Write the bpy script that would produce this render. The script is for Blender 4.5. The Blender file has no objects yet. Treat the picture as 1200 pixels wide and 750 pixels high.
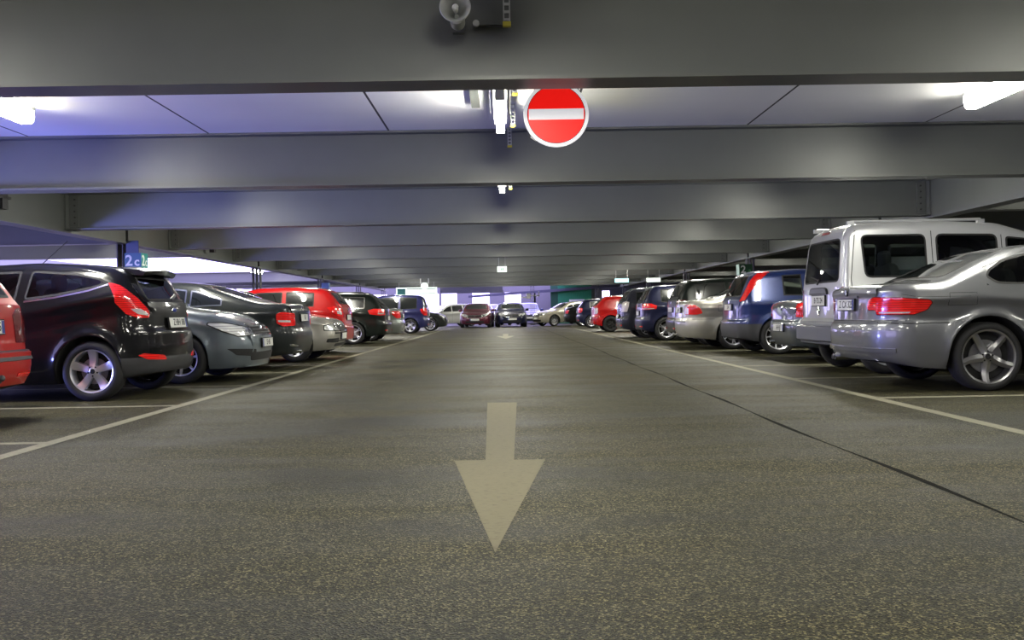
import bpy, bmesh, math, random
import numpy as np
from mathutils import Vector, Matrix
from mathutils.bvhtree import BVHTree
from mathutils.geometry import delaunay_2d_cdt
random.seed(7)
PI = math.pi
SC = bpy.context.scene
COL = SC.collection

# ------------------------------------------------------------------ materials
def newmat(name):
    m = bpy.data.materials.new(name); m.use_nodes = True
    nt = m.node_tree
    return m, nt, nt.nodes['Principled BSDF']

def simple(name, col, rough=.5, metal=0., coat=0., spec=.5, emit=None, estr=0., noise=0., nscale=20., bump=0.):
    m, nt, b = newmat(name)
    b.inputs['Base Color'].default_value = (*col, 1)
    b.inputs['Roughness'].default_value = rough
    b.inputs['Metallic'].default_value = metal
    b.inputs['Coat Weight'].default_value = coat
    b.inputs['Coat Roughness'].default_value = .04
    b.inputs['Specular IOR Level'].default_value = spec
    if emit:
        b.inputs['Emission Color'].default_value = (*emit, 1)
        b.inputs['Emission Strength'].default_value = estr
    if noise or bump:
        tc = nt.nodes.new('ShaderNodeTexCoord')
        n = nt.nodes.new('ShaderNodeTexNoise'); n.inputs['Scale'].default_value = nscale
        n.inputs['Detail'].default_value = 4
        nt.links.new(tc.outputs['Object'], n.inputs['Vector'])
        if noise:
            mx = nt.nodes.new('ShaderNodeMix'); mx.data_type = 'RGBA'
            mx.inputs['A'].default_value = (*[c*(1-noise) for c in col], 1)
            mx.inputs['B'].default_value = (*[min(1, c*(1+noise)) for c in col], 1)
            nt.links.new(n.outputs['Fac'], mx.inputs['Factor'])
            nt.links.new(mx.outputs['Result'], b.inputs['Base Color'])
        if bump:
            bp = nt.nodes.new('ShaderNodeBump'); bp.inputs['Strength'].default_value = bump
            bp.inputs['Distance'].default_value = .01
            nt.links.new(n.outputs['Fac'], bp.inputs['Height'])
            nt.links.new(bp.outputs['Normal'], b.inputs['Normal'])
    return m

_P = {}
def paint(col, metal=.35, rough=.32, spec=.5):
    coat = 1.
    if max(col) < .06: spec = .12; metal = min(metal, .15); coat = .5
    elif metal == 0: spec = .2; coat = .8
    k = (col, metal, rough)
    if k not in _P:
        m = simple('car_paint', col, rough, metal, coat=coat, spec=spec, noise=.06, nscale=900.)
        nt = m.node_tree; b = nt.nodes['Principled BSDF']; src = b.inputs['Base Color'].links[0].from_socket
        g = nt.nodes.new('ShaderNodeNewGeometry'); mx = nt.nodes.new('ShaderNodeMix'); mx.data_type = 'RGBA'   # cabin lining on the inner side
        mx.inputs['B'].default_value = (.03, .03, .032, 1); nt.links.new(src, mx.inputs['A']); nt.links.new(g.outputs['Backfacing'], mx.inputs['Factor']); nt.links.new(mx.outputs['Result'], b.inputs['Base Color'])
        _P[k] = m
    return _P[k]

M = {}
M['glass'] = simple('tinted_glass', (.008, .010, .010), .03, 0, coat=.6, spec=.7)
def clearglass():
    m, nt, b = newmat('window_glass')
    N = nt.nodes.new; t = N('ShaderNodeBsdfTransparent'); t.inputs['Color'].default_value = (.40, .45, .43, 1)
    g = N('ShaderNodeBsdfGlossy'); g.inputs['Roughness'].default_value = .02
    f = N('ShaderNodeFresnel'); f.inputs['IOR'].default_value = 1.5; x = N('ShaderNodeMixShader')
    nt.links.new(f.outputs[0], x.inputs[0]); nt.links.new(t.outputs[0], x.inputs[1]); nt.links.new(g.outputs[0], x.inputs[2])
    nt.links.new(x.outputs[0], nt.nodes['Material Output'].inputs['Surface']); return m
M['clear'] = clearglass()
M['seat'] = simple('seat_fabric', (.05, .052, .06), .8, noise=.2, nscale=80)
M['rubber'] = simple('black_rubber', (.012, .012, .012), .75, noise=.2, nscale=60)
M['seam'] = simple('panel_gap', (.006, .006, .006), .8)
M['plastic'] = simple('dark_plastic', (.035, .036, .04), .5, noise=.15, nscale=300)
M['greyplastic'] = simple('grey_plastic', (.10, .105, .125), .45, noise=.1, nscale=300)
M['under'] = simple('underbody', (.008, .008, .008), .9)
M['chrome'] = simple('chrome', (.8, .8, .8), .12, 1.)
M['alloy'] = simple('alloy_silver', (.62, .62, .66), .28, .75, coat=.3)
M['alloydark'] = simple('alloy_gunmetal', (.30, .30, .31), .3, .85, coat=.3)
M['plate'] = simple('plate_white', (.62, .63, .58), .4)
M['blue'] = simple('plate_blue', (.01, .03, .25), .4)
M['ink'] = simple('black_ink', (.012, .012, .012), .5)
M['white'] = simple('white_paint_gloss', (.75, .76, .74), .35)
def lampmat(name, col, scale, estr=0.):
    m, nt, b = newmat(name)
    tc = nt.nodes.new('ShaderNodeTexCoord')
    w = nt.nodes.new('ShaderNodeTexWave'); w.inputs['Scale'].default_value = scale
    w.bands_direction = 'Z'; w.inputs['Distortion'].default_value = .6
    nt.links.new(tc.outputs['Object'], w.inputs['Vector'])
    mx = nt.nodes.new('ShaderNodeMix'); mx.data_type = 'RGBA'
    mx.inputs['A'].default_value = (*[c*.55 for c in col], 1); mx.inputs['B'].default_value = (*col, 1)
    nt.links.new(w.outputs['Fac'], mx.inputs['Factor'])
    nt.links.new(mx.outputs['Result'], b.inputs['Base Color'])
    b.inputs['Roughness'].default_value = .15; b.inputs['Coat Weight'].default_value = 1
    b.inputs['Coat Roughness'].default_value = .02
    if estr:
        nt.links.new(mx.outputs['Result'], b.inputs['Emission Color'])
        b.inputs['Emission Strength'].default_value = estr
    return m
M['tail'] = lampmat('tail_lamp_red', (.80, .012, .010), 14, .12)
M['taildark'] = lampmat('tail_lamp_dark_red', (.16, .006, .010), 14)
M['reverse'] = lampmat('reverse_lamp_clear', (.75, .68, .66), 18)
M['head'] = lampmat('headlamp_clear', (.70, .72, .70), 9)
M['bulb'] = simple('headlamp_reflector', (.9, .9, .88), .08, 1.)

# ------------------------------------------------------------------ mesh helpers
def mesh_data(name, verts, faces, mats, midx=None, smooth=True, angle=None):
    me = bpy.data.meshes.new(name)
    me.from_pydata([tuple(v) for v in verts], [], [tuple(f) for f in faces])
    for m in (mats if isinstance(mats, (list, tuple)) else [mats]): me.materials.append(m)
    if midx is not None: me.polygons.foreach_set('material_index', list(midx))
    me.polygons.foreach_set('use_smooth', [smooth]*len(me.polygons))
    me.update()
    if smooth and angle: me.set_sharp_from_angle(angle=math.radians(angle))
    return me

def link(name, me, parent=None, loc=(0, 0, 0), rot=(0, 0, 0)):
    o = bpy.data.objects.new(name, me); COL.objects.link(o)
    o.location = loc; o.rotation_euler = rot
    if parent: o.parent = parent
    return o

class MB:
    def __init__(s): s.v = []; s.f = []; s.m = []
    def add(s, vs, fs, mi=0):
        b = len(s.v); s.v += [tuple(v) for v in vs]; s.f += [tuple(i+b for i in f) for f in fs]; s.m += [mi]*len(fs)
    def box(s, c, d, mi=0, rz=0., tilt=0.):
        x, y, z = c; a, b, h = d[0]/2, d[1]/2, d[2]/2
        R = Matrix.Rotation(rz, 3, 'Z') @ Matrix.Rotation(tilt, 3, 'Y')
        vs = [Vector(c)+R @ Vector(p) for p in ((-a,-b,-h),(a,-b,-h),(a,b,-h),(-a,b,-h),(-a,-b,h),(a,-b,h),(a,b,h),(-a,b,h))]
        s.add(vs, [(3,2,1,0),(4,5,6,7),(0,1,5,4),(1,2,6,5),(2,3,7,6),(3,0,4,7)], mi)
    def tube(s, p, q, r, n=10, mi=0, r2=None, caps=True):
        p, q = Vector(p), Vector(q); d = (q-p).normalized()
        u = d.orthogonal().normalized(); w = d.cross(u); r2 = r if r2 is None else r2
        vs = []
        for k in range(n):
            a = 2*PI*k/n; e = u*math.cos(a)+w*math.sin(a); vs += [p+e*r, q+e*r2]
        fs = [(2*k, (2*k+2) % (2*n), (2*k+3) % (2*n), 2*k+1) for k in range(n)]
        if caps: fs += [tuple(2*k for k in range(n))[::-1], tuple(2*k+1 for k in range(n))]
        s.add(vs, fs, mi)
    def lathe(s, prof, axis='Y', n=40, mi=0, c=(0, 0, 0)):
        vs = []; fs = []; P = len(prof)
        for k in range(n):
            a = 2*PI*k/n
            for (r, h) in prof:
                if axis == 'Y': vs.append((c[0]+r*math.cos(a), c[1]+h, c[2]+r*math.sin(a)))
                elif axis == 'Z': vs.append((c[0]+r*math.cos(a), c[1]+r*math.sin(a), c[2]+h))
                else: vs.append((c[0]+h, c[1]+r*math.cos(a), c[2]+r*math.sin(a)))
        for k in range(n):
            k2 = (k+1) % n
            for j in range(P-1):
                fs.append((k*P+j, k2*P+j, k2*P+j+1, k*P+j+1))
        s.add(vs, fs, mi)
    def ellip(s, c, r, e=.7, n=14, mi=0):   # superellipsoid
        vs = []; fs = []
        sg = lambda t: math.copysign(abs(t)**e, t)
        for i in range(n+1):
            th = PI*i/n-PI/2
            for k in range(2*n):
                ph = PI*k/n
                vs.append((c[0]+r[0]*sg(math.cos(th))*sg(math.cos(ph)), c[1]+r[1]*sg(math.cos(th))*sg(math.sin(ph)), c[2]+r[2]*sg(math.sin(th))))
        for i in range(n):
            for k in range(2*n):
                k2 = (k+1) % (2*n); fs.append((i*2*n+k, i*2*n+k2, (i+1)*2*n+k2, (i+1)*2*n+k))
        s.add(vs, fs, mi)
    def data(s, name, mats, smooth=False, angle=None): return mesh_data(name, s.v, s.f, mats, s.m, smooth, angle)
    def build(s, name, mats, parent=None, smooth=False, angle=35, loc=(0, 0, 0), rot=(0, 0, 0)):
        return link(name, s.data(name, mats, smooth, angle), parent, loc, rot)

def tag(o, label=None, cat=None, group=None, kind=None):
    if label: o['label'] = label
    if cat: o['category'] = cat
    if group: o['group'] = group
    if kind: o['kind'] = kind
    return o
def empty(name, loc, rz=0.):
    o = bpy.data.objects.new(name, None); COL.objects.link(o); o.location = loc; o.rotation_euler = (0, 0, rz)
    o.empty_display_size = .2
    return o
def copy_tree(o, loc=None, rz=None, parent=None):
    c = o.copy(); COL.objects.link(c)
    if parent: c.parent = parent
    if loc is not None: c.location = loc
    if rz is not None: c.rotation_euler = (0, 0, rz)
    for ch in list(o.children): copy_tree(ch, parent=c)
    return c

_T = {}
def text_data(txt, size, mat, extrude=.001, ax='CENTER', bold=0.):
    k = (txt, size, mat.name, ax, bold)
    if k in _T: return _T[k]
    cu = bpy.data.curves.new('lettering', 'FONT'); cu.body = txt; cu.size = size; cu.extrude = extrude
    cu.align_x = ax; cu.align_y = 'CENTER'; cu.offset = bold
    o = bpy.data.objects.new('tmp', cu); COL.objects.link(o)
    dg = bpy.context.evaluated_depsgraph_get()
    me = bpy.data.meshes.new_from_object(o.evaluated_get(dg))
    bpy.data.objects.remove(o); bpy.data.curves.remove(cu)
    me.materials.clear(); me.materials.append(mat); me.name = 'lettering'
    _T[k] = me
    return me

def roundpoly(pts, r=.02, n=4):
    out = []; N = len(pts)
    for i in range(N):
        p0, p1, p2 = Vector(pts[i-1]), Vector(pts[i]), Vector(pts[(i+1) % N])
        a, b = p0-p1, p2-p1
        rr = min(r, a.length*.45, b.length*.45)
        if rr < 1e-4: out.append(tuple(p1)); continue
        s, e = p1+a.normalized()*rr, p1+b.normalized()*rr
        for k in range(n+1):
            t = k/n; q = s*(1-t)**2+p1*2*t*(1-t)+e*t*t; out.append((q.x, q.y))
    # drop near duplicates
    res = []
    for p in out:
        if not res or (Vector(p)-Vector(res[-1])).length > 1e-3: res.append(p)
    if (Vector(res[0])-Vector(res[-1])).length < 1e-3: res.pop()
    return res
def area(p): return .5*sum(p[i-1][0]*p[i][1]-p[i][0]*p[i-1][1] for i in range(len(p)))
def inset(pts, d):
    N = len(pts); sgn = 1 if area(pts) > 0 else -1; out = []
    for i in range(N):
        p0, p1, p2 = Vector(pts[i-1]), Vector(pts[i]), Vector(pts[(i+1) % N])
        t = (p2-p0).normalized(); nrm = Vector((-t.y, t.x))*sgn
        out.append(tuple(p1+nrm*d))
    return out
def inside(p, poly):
    x, y = p; c = False
    for i in range(len(poly)):
        x1, y1 = poly[i-1]; x2, y2 = poly[i]
        if (y1 > y) != (y2 > y) and x < (x2-x1)*(y-y1)/(y2-y1)+x1: c = not c
    return c
def resample(pts, step):
    out = []
    for i in range(len(pts)):
        a, b = Vector(pts[i]), Vector(pts[(i+1) % len(pts)])
        n = max(1, int((b-a).length/step))
        for k in range(n): q = a+(b-a)*k/n; out.append((q.x, q.y))
    return out
# ------------------------------------------------------------------ car bodies
def lin(tab, x): return np.interp(x, [p[0] for p in tab], [p[1] for p in tab])
Q = np.array([0, .015, .06, .15, .3, .55, 1.])

def body_arrays(s):
    L, W = s['L'], s['W']; hw = W/2
    fx = np.arange(-.3, L+.3001, .01); fz = lin(s['top'], np.clip(fx, 0, L))
    k = np.exp(-.5*(np.arange(-10, 11)/s.get('soft', 3.5))**2); k /= k.sum()
    fz2 = np.convolve(np.pad(fz, 10, mode='edge'), k, 'valid')
    w = np.clip(np.minimum(fx, L-fx)/.10, 0, 1); fz2 = fz*(1-w)+fz2*w
    top = lambda x: np.interp(x, fx, fz2)
    slope = np.abs(np.gradient(fz2, .01)); slp = lambda x: np.interp(x, fx, slope)
    Ra, Rw = s['Ra'], s['Rw']
    xs = list(s['Rr']*Q)+list(L-s['Rf']*Q)+list(np.arange(s['Rr'], L-s['Rf'], s.get('dx', .07)))
    xs += [x for x in np.arange(.04, L-.04, .03) if slp(x) > .45]
    th = np.linspace(0, PI, 17)
    for c in (s['xr'], s['xf']):
        xs = [x for x in xs if abs(x-c) > Ra+.02] + list(c+Ra*np.cos(th)*.9995)+[c-Ra-.008, c+Ra+.008]
    xs = np.array(sorted(xs)); keep = [0]
    for i in range(1, len(xs)):
        if xs[i]-xs[keep[-1]] > .004: keep.append(i)
    xs = xs[keep]; xs[0] = 0; xs[-1] = L
    def zbot(x):
        z = lin(s['bot'], x)
        for c in (s['xr'], s['xf']):
            d = Ra*Ra-(x-c)**2
            if d > 0: z = max(z, Rw+math.sqrt(d))
        return z
    zb = np.array([zbot(x) for x in xs]); zt = top(xs)
    zt = np.maximum(zt, zb+.05)
    lo = np.array([0, .05, .16, .35, .6, .82, 1.])
    rows = []
    for i, x in enumerate(xs):
        zk = min(max(s['zk'], zb[i]+.012), zt[i]-.1)
        h = zt[i]-zk; Rt = min(lin(s['Rt'], x), h*.55)
        a = zb[i]+(zk-zb[i])*lo
        b = np.linspace(zk, zt[i]-Rt, s.get('nz', 15))[1:]
        c = zt[i]-Rt*Q[::-1][1:]
        rows.append(np.concatenate([a, b, c]))
    Z = np.array(rows); X = np.repeat(xs[:, None], Z.shape[1], 1); ZB = zb[:, None]; ZT = zt[:, None]
    # half width before edge rounding
    belt = lin(s['belt'], X)
    Y = hw*np.ones_like(X)
    Y -= .05*np.clip((.48-Z)/.28, 0, 1.2)**2
    u = (Z-belt)/.03
    Y -= s['tumble']*.03*np.log1p(np.exp(np.clip(u, -30, 30)))
    Y -= .012/(1+np.exp(-np.clip(u*1.5, -30, 30)))
    Y += s.get('shoulder', .012)*np.exp(-((Z-(belt-.10))/.05)**2) - .012
    Y -= s.get('crease', .006)*np.exp(-((Z-(belt-.30))/.06)**2)
    ar, af = s.get('taper', (.05, .09))
    Y -= ar*np.clip((1.0-X)/1.0, 0, 1)**2 + af*np.clip((X-(L-1.15))/1.15, 0, 1)**2
    for c in (s['xr'], s['xf']):
        r = np.sqrt((X-c)**2+(Z-Rw)**2)
        Y += s.get('flare', .022)*np.exp(-((r-Ra)/.06)**2)*np.clip((Z-Rw+.1)/.2, 0, 1)
    RT = lin(s['Rt'], X); cosv = 1/np.sqrt(1+slp(X)**2)
    tt = np.clip(1-(ZT-Z)*cosv/RT, 0, 1); tr = np.clip(1-X/s['Rr'], 0, 1); tf = np.clip(1-(L-X)/s['Rf'], 0, 1)
    tb = np.clip(1-(Z-ZB)/.04, 0, 1)*.6
    t = np.clip(np.sqrt(tt**2+tr**2+tf**2+tb**2), 0, 1)
    R = (tt*RT+tr*s['Rr']+tf*s['Rf']+tb*.03)/np.maximum(tt+tr+tf+tb, 1e-6)
    Y -= R*(1-np.sqrt(np.clip(1-t*t, 0, 1)))
    Y = np.maximum(Y, .08)
    br, bf = s.get('bow', (.05, .12))
    def warp(x, y, z, zb_, zt_):
        q = np.clip(abs(y)/hw, 0, 1); wr = np.clip(1-x/.8, 0, 1)**2; wf = np.clip(1-(L-x)/.9, 0, 1)**2
        xx = x + (lin(s['dr'], z)+br*q**2.2)*wr - (lin(s['df'], z)+bf*q**2.2)*wf
        zz = z - lin(s.get('crown', [(0, .03)]), x)*q*q*np.clip((z-zb_)/(zt_-zb_), 0, 1)**4
        return (float(xx), float(y), float(zz))
    return xs, Z, Y, zb, zt, warp

def build_body(s):
    xs, Z, Y, zb, zt, warp = body_arrays(s)
    n, m = Z.shape; V = []; F = []; mi = []
    reg = s.get('trim_x')            # x ranges whose rows under zk are dark plastic
    def grid(fn, nu, nv, matf):
        b = len(V)
        for i in range(nu):
            for j in range(nv): V.append(fn(i, j))
        for i in range(nu-1):
            for j in range(nv-1):
                F.append((b+i*nv+j, b+(i+1)*nv+j, b+(i+1)*nv+j+1, b+i*nv+j+1)); mi.append(matf(i, j))
    istrim = lambda x: 1 if reg and any(a <= x <= c for a, c in reg) else 0
    for sg in (1, -1):
        grid(lambda i, j: warp(xs[i], sg*Y[i, j], Z[i, j], zb[i], zt[i]), n, m, lambda i, j: istrim((xs[i]+xs[i+1])/2) if j < 6 else 0)
    fr = np.linspace(-1, 1, 13)
    grid(lambda i, k: warp(xs[i], fr[k]*Y[i, -1], Z[i, -1], zb[i], zt[i]), n, 13, lambda i, k: 0)
    grid(lambda i, k: warp(xs[i], fr[k]*Y[i, 0], Z[i, 0], zb[i], zt[i]), n, 13, lambda i, k: 9)
    for e in (0, n-1):
        grid(lambda j, k: warp(xs[e], fr[k]*Y[e, j], Z[e, j], zb[e], zt[e]), m, 13, lambda j, k: istrim(xs[e]) if j < 6 else 0)
    me = bpy.data.meshes.new('tmp'); me.from_pydata(V, [], F)
    me.polygons.foreach_set('material_index', mi)
    bm = bmesh.new(); bm.from_mesh(me); bpy.data.meshes.remove(me)
    bmesh.ops.remove_doubles(bm, verts=bm.verts, dist=2e-4)
    bmesh.ops.dissolve_degenerate(bm, edges=bm.edges, dist=1e-4)
    bmesh.ops.recalc_face_normals(bm, faces=bm.faces)
    bm.verts.ensure_lookup_table()
    up = ([], []); lo = ([], []); um = []
    idx = {}; idl = {}
    for f in bm.faces:
        tgt, d = (lo, idl) if f.material_index == 9 else (up, idx)
        fi = []
        for v in f.verts:
            if v.index not in d: d[v.index] = len(tgt[0]); tgt[0].append(v.co.copy())
            fi.append(d[v.index])
        tgt[1].append(fi)
        if f.material_index != 9: um.append(f.material_index)
    bm.free()
    return up, um, lo, zt, xs

class Car:
    def __init__(s, spec, name, label, cat, paintcol, loc, rz, group=None):
        s.s = spec; s.L = spec['L']; s.W = spec['W']
        s.root = empty(name, loc, rz); tag(s.root, label, cat, group)
        s.pm = paintcol; s.cuts = []; s.see = spec.get('see', False)
        up, um, lo, zt, xs = build_body(spec)
        s.bvh = BVHTree.FromPolygons(up[0], up[1])
        s.ztop = lambda x: float(np.interp(x, xs, zt))
        sv, sf = s.seams()
        b = len(up[0])
        V = up[0]+sv; F = [list(f) for f in up[1]]+[[i+b for i in f] for f in sf]
        me = mesh_data('body', [(v[0]-s.L/2, v[1], v[2]) for v in V], F, [paintcol, spec.get('trim_mat', M['plastic']), M['seam']], um+[2]*len(sf), True, 42)
        s.body = link('body', me, s.root)
        s.add('underbody', lo[0], lo[1], M['under'])
    def add(s, name, vs, fs, mats, midx=None, parent=None, smooth=True, angle=40):
        me = mesh_data(name, [(v[0]-s.L/2, v[1], v[2]) for v in vs], fs, mats, midx, smooth, angle)
        return link(name, me, parent or s.root)
    def addmb(s, name, mb, mats, parent=None, smooth=True, angle=35):
        o = s.add(name, mb.v, mb.f, mats, mb.m, parent, smooth, None)
        bm = bmesh.new(); bm.from_mesh(o.data); bmesh.ops.recalc_face_normals(bm, faces=bm.faces); bm.to_mesh(o.data); bm.free()
        if smooth and angle: o.data.set_sharp_from_angle(angle=math.radians(angle))
        return o
    # ---- projection frames
    def frame(s, side):
        L, hw = s.L, s.W/2
        if side == 'L': return lambda a, b: (Vector((a, 3, b)), Vector((0, -1, 0)))
        if side == 'R': return lambda a, b: (Vector((a, -3, b)), Vector((0, 1, 0)))
        if side == 'rear': return lambda a, b: (Vector((-3, a, b)), Vector((1, 0, 0)))
        if side == 'front': return lambda a, b: (Vector((L+3, a, b)), Vector((-1, 0, 0)))
        if side == 'top': return lambda a, b: (Vector((a, b, 4)), Vector((0, 0, -1)))
        end, sg, az = side        # ('r'|'f', +1|-1, azimuth): a>0 runs along the flank, a<0 across the end
        az = math.radians(az); ex = 1 if end == 'r' else -1; x0 = 0 if end == 'r' else L
        d = Vector((ex*math.cos(az), -sg*math.sin(az), 0)); ax = Vector((ex*math.sin(az), sg*math.cos(az), 0))
        c = Vector((x0, sg*hw, 0))
        return lambda a, b: (c+ax*(a*(math.sin(az) if a > 0 else math.cos(az)))+Vector((0, 0, b))-d*3, d)
    def hit(s, fr, a, b, eps):
        o, d = fr(a, b); p, nrm, i, dist = s.bvh.ray_cast(o, d)
        if p is None:
            q = o+d*3; p, nrm, i, dist = s.bvh.find_nearest(q)
        return p-d*eps, d
    def patch(s, name, poly, side, mat, eps=.004, ring=0., ringmat=None, step=.06, skirt=.012, r=.02, parent=None, hollow=False):
        poly = resample(roundpoly(poly, r), step)
        if area(poly) < 0: poly = poly[::-1]
        inn = inset(poly, ring) if ring else None
        pts = list(poly); N = len(poly); edges = []
        if inn:
            pts += inn; edges = [(N+i, N+(i+1) % N) for i in range(N)]
        xs = [p[0] for p in poly]; ys = [p[1] for p in poly]; test = inset(inn or poly, step*.35)
        y = min(ys)+step*.6
        while y < max(ys):
            x = min(xs)+step*.6
            while x < max(xs):
                if inside((x, y), test): pts.append((x, y))
                x += step
            y += step
        v, e, f, ov, oe, of = delaunay_2d_cdt([Vector(p) for p in pts], edges, [list(range(N))], 1, 1e-5)
        fr = s.frame(side); V = []
        for p in v: V.append(s.hit(fr, p.x, p.y, eps)[0])
        F = []; mi = []; o0, d0 = fr(0, 0)
        for t in f:
            c = sum((v[i] for i in t), Vector((0, 0)))/len(t)
            if hollow and inside((c.x, c.y), inn): continue
            nv = (V[t[1]]-V[t[0]]).cross(V[t[2]]-V[t[0]])
            F.append(t if nv.dot(d0) < 0 else t[::-1]); mi.append(1 if inn and not inside((c.x, c.y), inn) else 0)
        ob = [i for i in range(len(v)) if any(k < N for k in ov[i])]
        bd = {}
        for i in ob:
            for k in ov[i]:
                if k < N: bd[k] = i
        b = len(V); ks = [k for k in range(N) if k in bd] if not hollow else []
        for k in ks: V.append(s.hit(fr, v[bd[k]].x, v[bd[k]].y, eps-skirt)[0])
        for q in range(len(ks)):
            a, c = bd[ks[q]], bd[ks[(q+1) % len(ks)]]; F.append([a, c, b+(q+1) % len(ks), b+q]); mi.append(1 if inn else 0)
        return s.add(name, V, F, [mat]+([ringmat] if inn else []), mi, parent, True, 35)
    def ribbon(s, pts, side, w, eps=.0022, closed=False):
        V = []; F = []; fr = s.frame(side)
        if closed: pts = list(pts)+[pts[0]]
        P = []
        for a, b in zip(pts[:-1], pts[1:]):
            A, B = Vector(a), Vector(b); n = max(1, int((B-A).length/.04))
            P += [A+(B-A)*k/n for k in range(n)]
        P.append(Vector(pts[-1]))
        for i, p in enumerate(P):
            t = (P[min(i+1, len(P)-1)]-P[max(i-1, 0)]).normalized(); nr = Vector((-t.y, t.x))*w/2
            for q in (p+nr, p-nr): V.append(s.hit(fr, q.x, q.y, eps)[0])
            if i: F.append([2*i-2, 2*i, 2*i+1, 2*i-1])
        return V, F
    def seams(s):
        V = []; F = []
        for pts, side, w, cl in s.s.get('seams', []):
            for sd in (('L', 'R') if side == 'side' else (side,)):
                v, f = s.ribbon(pts, sd, w, closed=cl); b = len(V); V += v; F += [[i+b for i in q] for q in f]
        return V, F
    # ---- parts
    def pane(s, name, poly, side, ring, ringmat, r, step=.07):
        if s.see:
            rp = resample(roundpoly(poly, r), .05)
            if area(rp) < 0: rp = rp[::-1]
            w = .055 if side in ('L', 'R') else .075
            s.patch('window_surround', inset(rp, -w), side, s.pm, .0015, w+.006, s.pm, .05, r=0, hollow=True)
            s.cuts.append((rp, side))
        return s.patch(name, poly, side, M['clear'] if s.see else M['glass'], .004, ring, ringmat, step, r=r)
    def cut_openings(s):
        if not s.cuts: return
        me = s.body.data; bm = bmesh.new(); bm.from_mesh(me); kill = []
        for f in bm.faces:
            n = f.normal
            for poly, side in s.cuts:
                if side in 'LR' and len(side) == 1:
                    if n.y*(1 if side == 'L' else -1) < .35: continue
                    pts = [(v.co.x+s.L/2, v.co.z) for v in f.verts]
                elif side == 'rear':
                    if n.x > -.3 or f.calc_center_median().x > 0: continue
                    pts = [(v.co.y, v.co.z) for v in f.verts]
                else:
                    if n.x < .3 or f.calc_center_median().x < 0: continue
                    pts = [(v.co.y, v.co.z) for v in f.verts]
                if any(inside(q, poly) for q in pts): kill.append(f); break
        bmesh.ops.delete(bm, geom=kill, context='FACES'); bm.to_mesh(me); bm.free(); me.update()
    def cabin(s, x0, x1, zs=.62, rear=True):
        hw = s.W/2-.16; mb = MB(); mb.box(((x0+x1)/2, 0, zs-.22), (x1-x0, hw*2, .05)); mb.box((x1+.02, 0, zs+.12), (.30, hw*2, .26)); mb.box((x0+.02, 0, zs-.02), (.06, hw*2, .40))
        s.addmb('cabin_floor', mb, [M['seat']])
        rows = [(x1-.85, (.36, -.36), .5)]+([(x0+.55, (.36, -.36), .56)] if rear else [])
        for x, ys, w in rows:
            for y in ys:
                mb = MB(); mb.ellip((x+.22, y, zs-.08), (.28, w/2, .10), .5, 8); mb.ellip((x-.04, y, zs+.26), (.09, w/2, .34), .5, 8); mb.ellip((x-.07, y, zs+.66), (.055, .14, .10), .6, 8); mb.tube((x-.06, y-.05, zs+.5), (x-.06, y-.05, zs+.64), .01, 6); mb.tube((x-.06, y+.05, zs+.5), (x-.06, y+.05, zs+.64), .01, 6)
                s.addmb('car_seat', mb, [M['seat']])
    def side_windows(s, polys, ring=.022, ringmat=None, r=.03):
        for p in polys:
            for sd in ('L', 'R'): s.pane('side_window', p, sd, ring, ringmat or M['rubber'], r)
    def auto_windows(s, spans, off=.12, cut=None, **kw):
        polys = []
        for xa, xb in spans:
            bot = []; topp = []
            for x in np.linspace(xa, xb, 14):
                sl = abs(s.ztop(x+.02)-s.ztop(x-.02))/.04; c = math.sqrt(1+sl*sl)
                t = s.ztop(x)-off*min(c, 1.7)
                if cut: t = min(t, *[float(np.interp(x, [q[0] for q in cc], [q[1] for q in cc])) for cc in cut])
                b = float(lin(s.s['belt'], x))+.035
                if t > b+.02: bot.append((x, b)); topp.append((x, t))
            if len(bot) > 2: polys.append(bot+topp[::-1])
        s.side_windows(polys, **kw)
    def glass(s, end, wb, zb, wt, zt, ring=.025, r=.06):
        s.pane('windshield' if end == 'front' else 'rear_window', [(-wb, zb), (wb, zb), (wt, zt), (-wt, zt)], end, ring, M['rubber'], r, .08)
    def lamps(s, end, poly, mat, az=45, name=None, sub=None, submat=None, eps=.008, ring=0, ringmat=None, r=.02):
        for sg in (1, -1):
            o = s.patch(name or ('tail_lamp' if end == 'r' else 'headlamp'), poly, (end, sg, az), mat, eps, ring, ringmat, .04, .02, r=r)
            if sub: s.patch('reverse_lamp' if end == 'r' else 'lamp_reflector', sub, (end, sg, az), submat or M['reverse'], eps+.003, 0, None, .04, .006, r=.012, parent=o)
    def plate(s, end, z, txt='', y0=0., eu=True, w=.52, h=.11, frame=True):
        ex = -1 if end == 'rear' else 1
        p, d = s.hit(s.frame(end), y0, z, 0); p2, _ = s.hit(s.frame(end), y0, z+.05, 0); p3, _ = s.hit(s.frame(end), y0, z-.05, 0)
        x = min(p.x, p2.x, p3.x) if ex < 0 else max(p.x, p2.x, p3.x)
        tilt = 0. if abs(p2.x-p3.x) > .09 else -math.atan2(p2.x-p3.x, .1)*-1
        mb = MB(); mb.box((0, 0, 0), (.018, w+.02, h+.02), 0)
        mb.box((ex*.006, 0, 0), (.012, w, h), 1)
        if eu: mb.box((ex*.0065, -ex*-(w/2-.022) if ex < 0 else -(w/2-.022), 0), (.0125, .042, h-.004), 2)
        o = mb.build('number_plate', [M['rubber'], M['plate'], M['blue']], s.root, loc=(x-s.L/2+ex*.008, y0, z), rot=(0, tilt, 0))
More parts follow.
